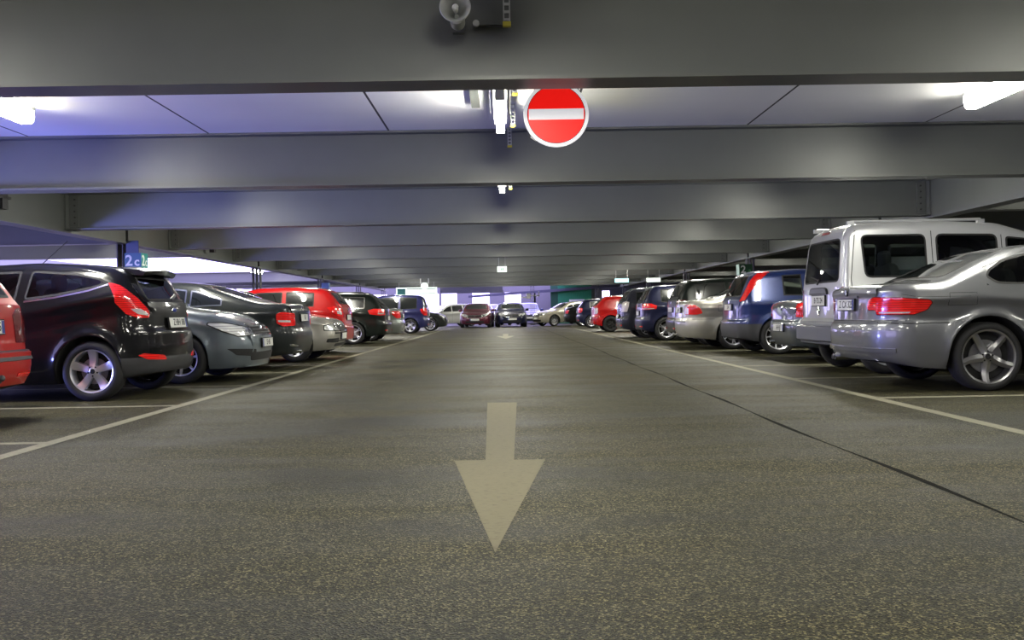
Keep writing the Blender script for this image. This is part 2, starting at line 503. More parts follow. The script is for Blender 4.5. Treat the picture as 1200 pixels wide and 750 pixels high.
        if txt:
            t = link('plate_lettering', text_data(txt, .105, M['ink'], .0006, bold=.0012), o, loc=(ex*.0135, .02*(-1 if ex < 0 else 1), 0))
            t.rotation_euler = (PI/2, 0, PI/2 if ex > 0 else -PI/2)
            wd = max(v.co.x for v in t.data.vertices)-min(v.co.x for v in t.data.vertices)
            t.scale = (min(1, (w-.08)/wd), 1, 1)
        return o
    def strip(s, name, pts, side, w, mat, eps=.012, th=.02, parent=None):
        fr = s.frame(side); V = []; F = []; P = []
        for a, b in zip(pts[:-1], pts[1:]):
            A, B = Vector(a), Vector(b); n = max(1, int((B-A).length/.05)); P += [A+(B-A)*k/n for k in range(n)]
        P.append(Vector(pts[-1]))
        for i, p in enumerate(P):
            t = (P[min(i+1, len(P)-1)]-P[max(i-1, 0)]).normalized(); nr = Vector((-t.y, t.x))*w/2
            for q, e in ((p+nr, eps-th), (p+nr*.8, eps), (p-nr*.8, eps), (p-nr, eps-th)): V.append(s.hit(fr, q.x, q.y, e)[0])
            if i: F += [[4*i-4+k, 4*i+k, 4*i+k+1, 4*i-3+k] for k in range(3)]
        F += [[0, 1, 2, 3], [len(V)-1, len(V)-2, len(V)-3, len(V)-4]]
        c = F[1]; nv = (V[c[1]]-V[c[0]]).cross(V[c[2]]-V[c[0]])
        if nv.dot(fr(0, 0)[1]) > 0: F = [f[::-1] for f in F]
        return s.add(name, V, F, mat, None, parent, True, 50)
    def mirrors(s, x, z, mat=None):
        for sg in (1, -1):
            mb = MB(); y = sg*(s.W/2+.07)
            mb.ellip((x, y, z), (.075, .105, .075), .65, 10, 0)
            mb.box((x-.066, y, z), (.01, .15, .10), 1)
            mb.box((x+.01, sg*(s.W/2-.035), z-.05), (.06, .12, .04), 2)
            s.addmb('door_mirror', mb, [mat or s.pm, M['glass'], M['plastic']])
    def handles(s, pts, mat=None):
        for (x, z) in pts:
            for sg in ('L', 'R'): s.strip('door_handle', [(x-.09, z), (x+.09, z)], sg, .035, mat or s.pm, .03, .03)
    def wiper(s, z0=.0, y0=0.):
        pass
    def wheels(s, style, R, rim, width=.20, rimmat=None, spin=None):
        yk = s.W/2-.015-width/2
        key = ('tyre', R, rim, width)
        if key not in _T:
            h = width/2; mb = MB()
            mb.lathe([(rim, -h+.02), (rim+.012, -h+.004), (R-.05, -h-.004), (R-.018, -h+.006), (R, -h+.03), (R, h-.03), (R-.018, h-.006), (R-.05, h+.004), (rim+.012, h-.004), (rim, h-.02)], 'Y', 44, 0)
            _T[key] = mb.data('wheel', [M['rubber']], True, 60)
        rk = ('rim', style, rim, width, (rimmat or M['alloy']).name)
        if rk not in _T: _T[rk] = rim_mesh(style, rim, width, rimmat or M['alloy'])
        for x in (s.s['xr'], s.s['xf']):
            for sg in (1, -1):
                w = link('wheel', _T[key], s.root, (x-s.L/2, sg*yk, R), (0, random.uniform(0, 1.2) if spin is None else math.radians(spin), 0 if sg > 0 else PI))
                link('wheel_rim', _T[rk], w)
    def badge(s, end, z, kind='round', y0=0., r=.04, mat=None):
        ex = -1 if end == 'rear' else 1
        p, d = s.hit(s.frame(end), y0, z, 0); mb = MB(); c = (p.x, y0, z)
        pr = [(0, ex*.012), (r*.8, ex*.012), (r, ex*.004), (r, -ex*.02)]
        if kind == 'vw':
            mb.lathe([(r*.78, ex*.011), (r*.8, ex*.016), (r, ex*.014), (r, -ex*.02)], 'X', 24, 0, c)
            mb.lathe([(0, ex*.008), (r*.8, ex*.008)], 'X', 24, 1, c)
            for a, b in (((-.55, .55), (0, -.05)), ((0, -.05), (.55, .55)), ((-.7, .1), (-.35, -.65)), ((-.35, -.65), (0, 0)), ((0, 0), (.35, -.65)), ((.35, -.65), (.7, .1))):
                mb.tube((p.x+ex*.012, y0+a[0]*r, z+a[1]*r), (p.x+ex*.012, y0+b[0]*r, z+b[1]*r), r*.1, 6, 0)
            return s.addmb('badge', mb, [M['chrome'], M['ink']])
        if kind == 'quarters':
            mb.lathe([(r*.66, ex*.012), (r, ex*.012), (r, -ex*.02)], 'X', 28, 1, c)
            for k in range(4):
                vs = [(p.x+ex*.0125, y0, z)]+[(p.x+ex*.0125, y0+r*.66*math.cos(a), z+r*.66*math.sin(a)) for a in np.linspace(k*PI/2, (k+1)*PI/2, 7)]
                mb.add(vs, [tuple(range(8))], 2 if k % 2 else 3)
            return s.addmb('badge', mb, [M['chrome'], M['ink'], M['blue'], M['white']])
        if kind == 'oval':
            mb.ellip((p.x, y0, z), (.012, r*1.5, r*.65), 1, 10, 0); mb.ellip((p.x+ex*.003, y0, z), (.012, r*1.3, r*.5), 1, 10, 1)
            return s.addmb('badge', mb, [M['chrome'], M['blue']])
        if kind == 'diamond':
            for a, b in (((0, 1.2), (.7, 0)), ((.7, 0), (0, -1.2)), ((0, -1.2), (-.7, 0)), ((-.7, 0), (0, 1.2))):
                mb.tube((p.x+ex*.008, y0+a[0]*r, z+a[1]*r), (p.x+ex*.008, y0+b[0]*r, z+b[1]*r), r*.16, 6, 0)
            return s.addmb('badge', mb, [M['chrome']])
        mb.lathe(pr, 'X', 24, 0, c)
        return s.addmb('badge', mb, [mat or M['chrome']])

def rim_mesh(style, r, width, mat):
    mb = MB(); h = width/2
    mb.lathe([(r*.90, -h+.03), (r*.92, h-.05), (r*.95, h-.016), (r+.004, h-.008), (r+.006, h-.02), (r+.003, -h+.03)], 'Y', 44, 0)
    mb.lathe([(0, h-.105), (r*.9, h-.105)], 'Y', 32, 1)           # dark well behind the spokes
    mb.lathe([(.03, h-.085), (r*.62, h-.085), (r*.62, h-.10)], 'Y', 32, 2)     # brake disc
    mb.lathe([(0, h-.028), (.022, h-.026), (.03, h-.034), (.062, h-.038), (.072, h-.055), (.072, h-.1)], 'Y', 28, 0)
    mb.lathe([(0, h-.026), (.026, h-.0255), (.027, h-.03)], 'Y', 20, 1)
    n, w0, w1, twist, fork = {'five': (5, .070, .105, 0, 0), 'star': (5, .075, .062, .035, 0), 'multi': (10, .022, .02, 0, 0), 'seven': (7, .032, .032, 0, 0), 'double': (5, .03, .022, 0, 1), 'cap': (8, .06, .075, .0, 0)}[style]
    for k in range(n):
        for off in ((-.13, .13) if fork else (0,)):
            a0 = 2*PI*k/n; rr = np.linspace(.05, r*.97, 8); vs = []; fs = []
            for i, q in enumerate(rr):
                t = i/7; w = w0*(1-t)+w1*t; a = a0+twist*math.sin(t*PI)*1.6+off*t*1.3
                ca, sa = math.cos(a), math.sin(a)
                y = h-.034-.020*math.sin(t*PI)+.016*t
                if style == 'star':      # ridge: one flank high, one low
                    prof = [(-w/2, -.03), (-w/2, 0), (0, .010), (w/2, -.008), (w/2, -.03)]
                else: prof = [(-w/2, -.03), (-w*.42, 0), (0, .004), (w*.42, 0), (w/2, -.03)]
                for (e, yy) in prof: vs.append((q*ca-e*sa, y+yy, q*sa+e*ca))
                if i: fs += [(5*i-5+j, 5*i+j, 5*i+j+1, 5*i-4+j) for j in range(4)]
            mb.add(vs, fs, 0)
        if style not in ('cap',):
            a = 2*PI*(k+.5)/n
            if n == 5: mb.lathe([(0, h-.034), (.009, h-.034), (.009, h-.05)], 'Y', 8, 1, (.05*math.cos(a), 0, .05*math.sin(a)))
    return mb.data('wheel_rim', [mat, M['under'], M['alloydark']], True, 40)
# ------------------------------------------------------------------ car shapes
def shape(base, **kw):
    d = dict(base); d.update(kw); return d
HATCH = dict(L=4.05, W=1.73, xr=.70, xf=3.25, Rw=.31, Ra=.365, zk=.60,
    top=[(0, .99), (.05, 1.05), (.34, 1.36), (.50, 1.43), (1.0, 1.46), (1.9, 1.455), (2.35, 1.37), (3.0, 1.02), (3.15, .97), (3.7, .86), (3.95, .74), (4.05, .62)],
    bot=[(0, .30), (.3, .24), (.9, .2), (3.0, .2), (3.8, .2), (4.05, .22)],
    belt=[(0, 1.0), (1.0, .95), (2.9, .90), (4.05, .8)], tumble=.36,
    Rt=[(0, .12), (.5, .12), (2.0, .12), (2.4, .10), (3.1, .10), (4.05, .14)], Rr=.26, Rf=.34,
    dr=[(.2, .10), (.32, .02), (.45, 0), (.60, .005), (.64, .04), (.9, .05), (1.1, .07)], df=[(.2, .06), (.35, .01), (.5, 0), (.62, .02), (.8, .05)],
    crown=[(0, .02), (.5, .05), (2.0, .05), (2.7, .09), (3.2, .05), (4.05, .02)],
    seams=[([(.62, .62), (1.22, .64), (1.22, 1.02)], 'side', .008, 0), ([(1.30, .32), (1.30, .98)], 'side', .008, 0), ([(2.08, .30), (2.08, .95)], 'side', .008, 0), ([(2.86, .32), (2.86, .92)], 'side', .008, 0)])
HATCH['seams'] = HATCH['seams'][1:]
SEDAN = dict(L=4.50, W=1.77, xr=1.02, xf=3.70, Rw=.315, Ra=.37, zk=.62,
    top=[(0, .93), (.03, 1.0), (.10, 1.03), (.50, 1.05), (.66, 1.07), (1.30, 1.36), (1.60, 1.415), (2.15, 1.42), (2.6, 1.36), (3.32, 1.0), (3.5, .96), (4.1, .86), (4.4, .74), (4.5, .60)],
    bot=[(0, .25), (.4, .22), (.8, .19), (3.5, .2), (4.2, .2), (4.5, .22)],
    belt=[(0, .98), (1.2, .97), (3.1, .92), (4.5, .8)], tumble=.40,
    Rt=[(0, .06), (.5, .08), (1.4, .12), (2.2, .12), (2.7, .10), (3.4, .10), (4.5, .14)], Rr=.26, Rf=.34,
    dr=[(.2, .10), (.32, .03), (.45, 0), (.60, .0), (.65, .03), (.95, .05)], df=[(.2, .06), (.35, .01), (.5, 0), (.62, .02), (.8, .05)],
    crown=[(0, .03), (.5, .03), (1.2, .06), (2.0, .05), (3.0, .09), (3.5, .05), (4.5, .02)],
    seams=[([(1.48, .55), (1.36, .75), (1.42, .96)], 'side', .008, 0), ([(2.38, .30), (2.38, .94)], 'side', .008, 0), ([(3.22, .34), (3.22, .9)], 'side', .008, 0), ([(.02, .635), (.62, .635)], 'side', .008, 0)])
VAN = dict(L=4.0, W=1.68, xr=.62, xf=3.22, Rw=.31, Ra=.36, zk=.66,
    top=[(0, 1.80), (.04, 1.86), (.15, 1.905), (.6, 1.925), (1.4, 1.93), (2.1, 1.89), (2.5, 1.78), (3.1, 1.16), (3.3, 1.08), (3.75, .94), (3.93, .8), (4.0, .65)],
    bot=[(0, .36), (.3, .30), (.9, .22), (3.0, .22), (3.8, .22), (4.0, .24)],
    belt=[(0, 1.12), (2.9, 1.05), (4.0, .85)], tumble=.13,
    Rt=[(0, .10), (.5, .11), (2.0, .11), (2.6, .10), (3.1, .10), (4.0, .14)], Rr=.09, Rf=.30,
    dr=[(.3, .04), (.40, 0), (.60, 0), (.67, .01), (.70, .05), (1.15, .06), (1.75, .13), (1.92, .20)], df=[(.2, .06), (.35, .01), (.5, 0), (.62, .02), (.8, .05)],
    crown=[(0, .03), (2.0, .03), (2.7, .07), (3.2, .05), (4.0, .02)], bow=(.035, .12), taper=(.02, .08), shoulder=.006,
    seams=[([(.20, .72), (.19, 1.2), (.27, 1.80)], 'side', .010, 0), ([(1.22, .36), (1.22, 1.78)], 'side', .01, 0), ([(2.1, .32), (2.1, 1.72)], 'side', .01, 0), ([(1.22, 1.10), (2.1, 1.10)], 'side', .008, 0)])
ESTATE = shape(HATCH, L=4.6, xr=.95, xf=3.62, Ra=.37, Rw=.32,
    top=[(0, 1.0), (.05, 1.06), (.40, 1.40), (.55, 1.47), (1.2, 1.50), (2.2, 1.49), (2.7, 1.40), (3.35, 1.03), (3.5, .98), (4.2, .87), (4.5, .74), (4.6, .62)],
    belt=[(0, 1.02), (1.0, .98), (3.3, .92), (4.6, .8)],
    Rt=[(0, .10), (.5, .12), (2.4, .12), (2.8, .10), (3.5, .10), (4.6, .14)],
    crown=[(0, .02), (.5, .05), (2.3, .05), (3.0, .09), (3.6, .05), (4.6, .02)],
    seams=[([(1.55, .32), (1.45, .98)], 'side', .008, 0), ([(2.40, .30), (2.40, .95)], 'side', .008, 0), ([(3.22, .34), (3.22, .92)], 'side', .008, 0)])
MPV = shape(ESTATE, L=4.4, xr=.80, xf=3.48, W=1.79,
    top=[(0, 1.06), (.04, 1.14), (.26, 1.50), (.42, 1.60), (1.2, 1.64), (2.0, 1.62), (2.5, 1.5), (3.2, 1.10), (3.4, 1.03), (4.0, .92), (4.3, .78), (4.4, .62)],
    belt=[(0, 1.06), (1.0, 1.02), (3.2, .96), (4.4, .8)],
    seams=[([(1.40, .34), (1.30, 1.0)], 'side', .008, 0), ([(2.25, .32), (2.25, .98)], 'side', .008, 0), ([(3.08, .36), (3.08, .95)], 'side', .008, 0)])

def place(end, side, out, yc, L):
    """end = lane-side end of the car; out: 'tail' or 'nose' faces the lane"""
    if side == 'l': return ((end-L/2, yc, 0), PI if out == 'tail' else 0.)
    return ((end+L/2, yc, 0), 0. if out == 'tail' else PI)

def finish(c, wheel='multi', R=.31, rim=.205, rimmat=None, ws=None, mirror=None, handles=None, width=.2, spin=None):
    c.wheels(wheel, R, rim, width, rimmat, spin)
    c.cut_openings()
    if mirror: c.mirrors(*mirror)
    if handles: c.handles(handles)

def gen_front(c, grille=True, badge='round', txt='', lamp=None, az=45, gz=(.56, .72), plate_z=.46):
    L = c.L
    lamp = lamp or [(-.46, .60), (-.12, .62), (.25, .76), (.18, .82), (-.20, .77), (-.48, .71)]
    c.lamps('f', lamp, M['head'], az, sub=[(-.34, .63), (-.2, .63), (-.2, .72), (-.34, .72)], submat=M['bulb'], ring=.014, ringmat=M['rubber'])
    if grille:
        g = c.patch('grille', [(-.42, gz[0]), (.42, gz[0]), (.46, gz[1]), (-.46, gz[1])], 'front', M['rubber'], .006, .018, M['chrome'], .06, r=.03)
        for k in range(3): c.strip('grille_bar', [(-.4, gz[0]+.04+k*(gz[1]-gz[0]-.06)/2.4), (.4, gz[0]+.04+k*(gz[1]-gz[0]-.06)/2.4)], 'front', .014, M['plastic'], .016, .015, parent=g)
    if badge: c.badge('front', (gz[0]+gz[1])/2, badge, r=.05)
    c.patch('lower_intake', [(-.5, .27), (.5, .27), (.55, .38), (-.55, .38)], 'front', M['rubber'], .005, r=.03)
    c.plate('front', plate_z, txt)

def gen_hatch_rear(c, lamp, glass=(.60, 1.04, .50, 1.33), plate_z=.80, txt='', badge='round', bz=.95, sub=None, az=45, mat=None, eu=True):
    c.glass('rear', *glass)
    c.lamps('r', lamp, mat or M['tail'], az, sub=sub)
    c.plate('rear', plate_z, txt, eu=eu)
    if badge: c.badge('rear', bz, badge)
    for sg in (1, -1): c.patch('reflector', [(sg*.42, .37), (sg*.66, .37), (sg*.66, .41), (sg*.42, .41)], 'rear', M['tail'], .006, r=.01)
    c.strip('wiper', [(.0, glass[1]+.03), (.30, glass[1]+.10)], 'rear', .018, M['ink'], .02, .016)

def gen_sedan_rear(c, lamp, glass=(.60, 1.10, .48, 1.33), plate_z=.80, txt='', badge='round', bz=.93, sub=None, az=45, mat=None):
    c.glass('rear', *glass)
    c.lamps('r', lamp, mat or M['tail'], az, sub=sub)
    c.plate('rear', plate_z, txt)
    if badge: c.badge('rear', bz, badge, r=.038)
    mb = MB(); mb.tube((.16, .45, .30), (-.02, .45, .29), .028, 12); c.addmb('exhaust_pipe', mb, [M['chrome']])

BLACK = paint((.006, .006, .0065), .2, .28); SILVER = paint((.52, .52, .535), .45, .38); WHITE = paint((.70, .71, .70), 0, .3)
RED = paint((.40, .005, .005), 0, .35); DKGREY = paint((.020, .023, .023), .5, .32); GREY = paint((.145, .175, .195), .45, .35)
BEIGE = paint((.36, .35, .305), .45, .38); BLUE = paint((.012, .028, .125), .35, .3); NAVY = paint((.010, .012, .035), .3, .3)
VIOLETBLUE = paint((.012, .014, .085), .2, .35); DKGREEN = paint((.010, .014, .012), .3, .28); CHAMP = paint((.48, .45, .36), .5, .38)
MAROON = paint((.10, .012, .03), .3, .3); PALE = paint((.42, .43, .40), .2, .4)

# ---------------- left row
def left_cars():
    # red hatchback at the picture's edge
    s = shape(HATCH, W=1.70, Rr=.16, zk=.58, tumble=.34, trim_x=None,
        dr=[(.2, .14), (.32, .05), (.42, .0), (.52, .0), (.585, .0), (.60, .05), (.9, .07), (1.1, .10)])
    c = Car(s, 'hatchback', 'red hatchback with black bumper strip, tail cut off by the left edge', 'car', RED, *place(-4.16, 'l', 'tail', 7.50, 4.05))
    gen_hatch_rear(c, [(-.30, .66), (.04, .66), (.10, .72), (.10, .93), (.0, .97), (-.20, .96), (-.30, .90)], (.58, 1.05, .50, 1.34), .80, 'S·LK 315', 'vw', .96, mat=M['taildark'])
    c.strip('bumper_strip', [(-.66, .555), (.66, .555)], 'rear', .10, M['plastic'], .014, .03)
    for sg in (1, -1): c.strip('bumper_strip', [(-.25, .555), (.30, .555)], ('r', sg, 45), .10, M['plastic'], .014, .03)
    mb = MB(); mb.tube((.15, 0, .36), (-.06, 0, .36), .018, 10); mb.ellip((-.07, 0, .385), (.026, .026, .028), 1, 8); c.addmb('tow_ball', mb, [M['plastic']])
    c.auto_windows([(.62, 1.25), (1.33, 2.05), (2.12, 2.95)]); c.glass('front', .62, 1.05, .5, 1.36); gen_front(c, badge='vw')
    finish(c, 'cap', .29, .19, mirror=(2.7, .98), handles=[(1.42, .86), (2.2, .86)])

    # black three-door hatchback
    s = shape(HATCH, L=3.95, W=1.72, xr=.64, xf=3.12, Rw=.312, Ra=.37, zk=.44, Rr=.30,
        top=[(0, 1.03), (.05, 1.09), (.26, 1.33), (.40, 1.405), (.8, 1.45), (1.35, 1.48), (1.9, 1.455), (2.3, 1.37), (2.95, 1.03), (3.1, .98), (3.6, .87), (3.87, .74), (3.95, .62)],
        belt=[(0, 1.22), (.45, 1.17), (1.3, 1.035), (2.8, .93), (3.95, .8)], tumble=.40, crease=.012, shoulder=.022,
        bot=[(0, .27), (.3, .22), (.9, .18), (3.0, .18), (3.95, .2)],
        dr=[(.2, .12), (.30, .03), (.40, .0), (.55, .0), (.70, .01), (.76, .05), (.95, .07), (1.2, .13)], trim_x=[(0, .34)], see=True, dx=.035, nz=26, flare=.034, bow=(.13, .14),
        seams=[([(1.42, .34), (1.40, .70), (1.36, 1.03)], 'side', .008, 0), ([(2.72, .32), (2.72, .92)], 'side', .008, 0)])
    c = Car(s, 'hatchback', 'black three-door hatchback with bright red tail lamp and five-spoke alloy wheel', 'car', BLACK, *place(-3.66, 'l', 'tail', 10.42, 3.95))
    side = [(.45, 1.225), (.54, 1.275), (.80, 1.335), (1.30, 1.375), (1.335, 1.06), (1.0, 1.10), (.64, 1.17)]
    c.side_windows([side], .022, M['rubber'], .05)
    for sd in ('L', 'R'): c.strip('window_trim', [(1.33, 1.045), (1.0, 1.085), (.66, 1.15), (.46, 1.215)], sd, .022, M['chrome'], .007, .012)
    c.side_windows([[(1.42, 1.05), (1.40, 1.37), (1.9, 1.36), (2.2, 1.30), (2.74, 1.03), (2.7, .98)]], .024, M['rubber'], .03)
    c.glass('rear', .56, 1.04, .46, 1.31)
    c.lamps('r', [(.40, 1.235), (.26, 1.205), (.0, 1.06), (-.16, .93), (-.14, .86), (.06, .86), (.22, .90), (.36, 1.02)], M['tail'], 45, sub=[(.0, .955), (-.13, .905), (-.12, .88), (.05, .90), (.16, .955)])
    c.plate('rear', .80, 'Z·8H 88'); c.badge('rear', .94, 'oval', r=.045)
    for sg in (1, -1): c.lamps('r', [(-.45, .405), (-.06, .42), (.08, .465), (.0, .485), (-.40, .455)], M['tail'], 45, name='fog_lamp') if sg > 0 else None
    c.cabin(.35, 2.45, .62)
    # roof spoiler
    V = []; F = []
    for i, y in enumerate(np.linspace(-.46, .46, 15)):
        k = .04*(abs(y)/.46)**2; x0 = .16+k*1.5; zz = 1.405-k*.7
        V += [(x0+.02, y, zz-.065), (x0-.012, y, zz-.022), (x0+.05, y, zz+.002), (x0+.30, y, zz+.025), (x0+.30, y, zz-.03)]
        if i: F += [(5*i-5+j, 5*i+j, 5*i+(j+1) % 5, 5*i-5+(j+1) % 5) for j in range(5)]
    F += [(0, 1, 2, 3, 4), (74, 73, 72, 71, 70)]
    sp = MB(); sp.add(V, F); c.addmb('roof_spoiler', sp, [BLACK], angle=50)
    c.strip('wiper', [(.0, 1.06), (-.32, 1.12)], 'rear', .02, M['ink'], .022, .018)
    mb = MB(); mb.tube((1.55, 0, 1.475), (1.25, 0, 1.74), .005, 6); c.addmb('antenna', mb, [M['ink']])
    c.glass('front', .62, 1.05, .5, 1.36); gen_front(c, badge='oval')
    finish(c, 'five', .312, .222, mirror=(2.5, 1.0), handles=[(1.62, .88)], spin=54)

    # grey liftback, nose to the lane
    s = shape(SEDAN, L=4.57, W=1.77, xf=3.68, xr=1.05, Rf=.32, bow=(.05, .15), taper=(.05, .10),
        top=[(0, 1.0), (.03, 1.06), (.10, 1.09), (.35, 1.11), (.5, 1.14), (1.2, 1.40), (1.6, 1.455), (2.2, 1.46), (2.7, 1.38), (3.35, 1.05), (3.5, 1.01), (4.1, .91), (4.38, .80), (4.52, .70), (4.57, .60)],
        bot=[(0, .32), (.4, .26), (.8, .18), (3.5, .18), (4.2, .18), (4.57, .19)])
    c = Car(s, 'liftback_car', 'slate grey liftback parked nose-out, clear headlamp beside the black hatchback', 'car', GREY, *place(-3.30, 'l', 'nose', 12.75, 4.57))
    gen_front(c, True, 'round', 'S 45', [(-.34, .66), (-.28, .60), (.0, .585), (.30, .66), (.52, .75), (.50, .79), (.26, .79), (-.30, .72)], gz=(.60, .76), plate_z=.50)
    for sg in (1, -1):
        c.patch('fog_lamp_grille', [(sg*.40, .32), (sg*.72, .35), (sg*.80, .44), (sg*.42, .42)], 'front', M['rubber'], .006, r=.02)
    c.glass('front', .64, 1.10, .52, 1.38); c.glass('rear', .6, 1.16, .48, 1.36)
    c.auto_windows([(1.0, 1.5), (1.56, 2.36), (2.42, 3.2)], ringmat=M['chrome']); c.lamps('r', [(-.3, .72), (.1, .72), (.2, .95), (-.3, .95)], M['tail'])
    finish(c, 'seven', .318, .215, mirror=(3.05, 1.02), handles=[(1.72, .88), (2.55, .87)])

    # dark grey saloon, tail to the lane
    s = shape(SEDAN, L=4.72, W=1.82, xr=1.12, xf=3.92, Rt=[(0, .06), (.5, .08), (1.4, .12), (2.4, .12), (3.0, .10), (3.6, .10), (4.72, .14)],
        top=[(0, .95), (.03, 1.01), (.10, 1.045), (.45, 1.07), (.60, 1.09), (1.50, 1.385), (1.9, 1.43), (2.4, 1.43), (2.9, 1.36), (3.55, 1.0), (3.7, .97), (4.3, .87), (4.6, .74), (4.72, .60)],
        belt=[(0, 1.0), (1.2, .99), (3.3, .94), (4.72, .8)])
    c = Car(s, 'saloon_car', 'dark grey saloon, tail out, between the slate grey and pale silver noses', 'car', DKGREY, *place(-3.28, 'l', 'tail', 15.20, 4.72))
    gen_sedan_rear(c, [(-.30, .70), (.10, .69), (.22, .74), (.24, .88), (.16, .91), (.0, .91), (-.30, .89)], (.60, 1.13, .48, 1.37), .82, 'S·E', 'round', .97, sub=[(-.1, .75), (.2, .76), (.2, .79), (-.1, .78)])
    c.strip('chrome_trim', [(-.40, .915), (.40, .915)], 'rear', .022, M['chrome'], .01, .014)
    for sg in (1, -1): c.patch('reflector', [(sg*.5, .36), (sg*.75, .38), (sg*.75, .41), (sg*.5, .39)], 'rear', M['chrome'], .006, r=.01)
    c.auto_windows([(1.12, 1.62), (1.68, 2.5), (2.56, 3.42)], ringmat=M['chrome']); c.glass('front', .64, 1.06, .52, 1.36); gen_front(c)
    finish(c, 'multi', .32, .22, mirror=(3.2, 1.02), handles=[(1.85, .9), (2.7, .9)])

    # old pale silver saloon, nose to the lane
    s = shape(SEDAN, L=4.45, W=1.72, Rf=.20, bow=(.04, .07), taper=(.04, .05), tumble=.42,
        top=[(0, .92), (.03, .99), (.10, 1.02), (.70, 1.04), (.85, 1.06), (1.40, 1.36), (1.7, 1.40), (2.2, 1.40), (2.6, 1.34), (3.2, 1.0), (3.35, .97), (4.1, .84), (4.34, .785), (4.43, .73), (4.45, .68)],
        df=[(.2, .12), (.35, .02), (.45, 0), (.58, .0), (.62, .05), (.85, .09)])
    c = Car(s, 'saloon_car', 'old pale silver saloon parked nose-out in front of the red hatchback', 'car', BEIGE, *place(-3.12, 'l', 'nose', 17.75, 4.45))
    gen_front(c, True, 'round', '', [(-.50, .56), (.02, .56), (.16, .57), (.16, .67), (-.02, .69), (-.50, .69)], gz=(.55, .69))
    for sg in (1, -1): c.patch('bumper_intake', [(sg*.38, .34), (sg*.78, .35), (sg*.78, .42), (sg*.38, .43)], 'front', M['rubber'], .006, r=.015)
    c.strip('bumper_trim', [(-.62, .52), (.62, .52)], 'front', .03, M['rubber'], .01, .02)
    c.glass('front', .62, 1.06, .52, 1.34); c.auto_windows([(1.0, 1.45), (1.52, 2.3), (2.36, 3.05)]); c.glass('rear', .6, 1.10, .5, 1.33)
    c.lamps('r', [(-.35, .70), (.2, .70), (.2, .90), (-.35, .90)], M['tail'])
    finish(c, 'cap', .31, .20, mirror=(2.95, 1.02), handles=[(1.7, .88), (2.5, .88)])

    # red hatchback further back
    s = shape(HATCH, L=4.2, W=1.77, top=[(0, 1.03), (.05, 1.10), (.36, 1.40), (.52, 1.46), (1.1, 1.50), (1.9, 1.49), (2.4, 1.40), (3.1, 1.04), (3.25, .98), (3.85, .87), (4.1, .74), (4.2, .62)],
        belt=[(0, 1.04), (1.0, 1.0), (2.9, .94), (4.2, .8)], xf=3.35)
    c = Car(s, 'hatchback', 'bright red hatchback, tail out, behind the old pale silver saloon', 'car', RED, *place(-3.52, 'l', 'tail', 21.0, 4.2))
    gen_hatch_rear(c, [(-.30, .80), (.02, .82), (.24, .92), (.34, 1.02), (.10, 1.05), (-.16, .99), (-.32, .92)], (.58, 1.09, .48, 1.36), .80, '', 'round', .97, sub=[(-.16, .86), (.06, .88), (.06, .95), (-.16, .93)], mat=M['tail'])
    c.auto_windows([(.66, 1.28), (1.36, 2.12), (2.2, 3.0)]); c.glass('front', .62, 1.08, .5, 1.40); gen_front(c)
    finish(c, 'five', .315, .215, mirror=(2.75, 1.0), handles=[(1.5, .9), (2.3, .9)])

    # black estate
    s = shape(ESTATE, W=1.78)
    c = Car(s, 'estate_car', 'black estate car with red tail lamp and chrome window line on left row', 'car', DKGREEN, *place(-3.42, 'l', 'tail', 27.35, 4.6))
    gen_hatch_rear(c, [(-.30, .84), (.10, .82), (.46, .86), (.50, .97), (.30, 1.02), (-.30, 1.0)], (.58, 1.10, .48, 1.38), .74, '', 'vw', .92, sub=[(-.15, .86), (.2, .855), (.2, .89), (-.15, .89)])
    c.auto_windows([(.62, 1.45), (1.52, 2.36), (2.44, 3.3)], ringmat=M['chrome']); c.glass('front', .64, 1.08, .52, 1.42); gen_front(c, badge='vw')
    for sg in (1, -1):
        mb = MB(); mb.tube((.7, sg*.60, 1.50), (2.2, sg*.60, 1.52), .014, 8); mb.tube((.7, sg*.60, 1.50), (.62, sg*.60, 1.44), .014, 8); mb.tube((2.2, sg*.60, 1.52), (2.3, sg*.6, 1.46), .014, 8); c.addmb('roof_rail', mb, [M['ink']])
    finish(c, 'double', .325, .23, mirror=(3.1, 1.02), handles=[(1.75, .9), (2.55, .9)])

    s = shape(SEDAN, L=4.7, W=1.80, xf=3.85)
    c = Car(s, 'saloon_car', 'silver grey saloon with tail out between black estate and violet-blue van', 'car', paint((.22, .24, .23), .6, .35), *place(-3.30, 'l', 'tail', 30.1, 4.7))
    gen_sedan_rear(c, [(-.38, .74), (.05, .72), (.26, .84), (.24, .94), (-.05, .95), (-.38, .90)], txt='', badge='vw')
    c.strip('chrome_trim', [(-.62, .56), (.62, .56)], 'rear', .03, M['chrome'], .01, .014)
    c.auto_windows([(1.1, 1.5), (1.56, 2.36), (2.42, 3.2)]); c.glass('front', .62, 1.06, .52, 1.36); gen_front(c)
    finish(c, 'multi', .315, .215, mirror=(3.05, 1.0))

    s = shape(MPV, L=4.3, top=[(0, 1.06), (.04, 1.16), (.22, 1.56), (.38, 1.66), (1.2, 1.70), (2.0, 1.68), (2.5, 1.55), (3.2, 1.10), (3.35, 1.03), (3.95, .92), (4.2, .78), (4.3, .62)], xf=3.4)
    c = Car(s, 'people_carrier', 'tall violet-blue people carrier, the last tail facing the left lane line', 'car', VIOLETBLUE, *place(-3.32, 'l', 'tail', 40.7, 4.3))
    gen_hatch_rear(c, [(-.22, .78), (.12, .78), (.30, .92), (.30, 1.06), (.02, 1.10), (-.22, 1.06)], (.62, 1.14, .54, 1.54), .82, '', 'round', 1.02)
    c.auto_windows([(.5, 1.22), (1.30, 2.15), (2.22, 3.0)]); c.glass('front', .64, 1.12, .52, 1.56); gen_front(c)
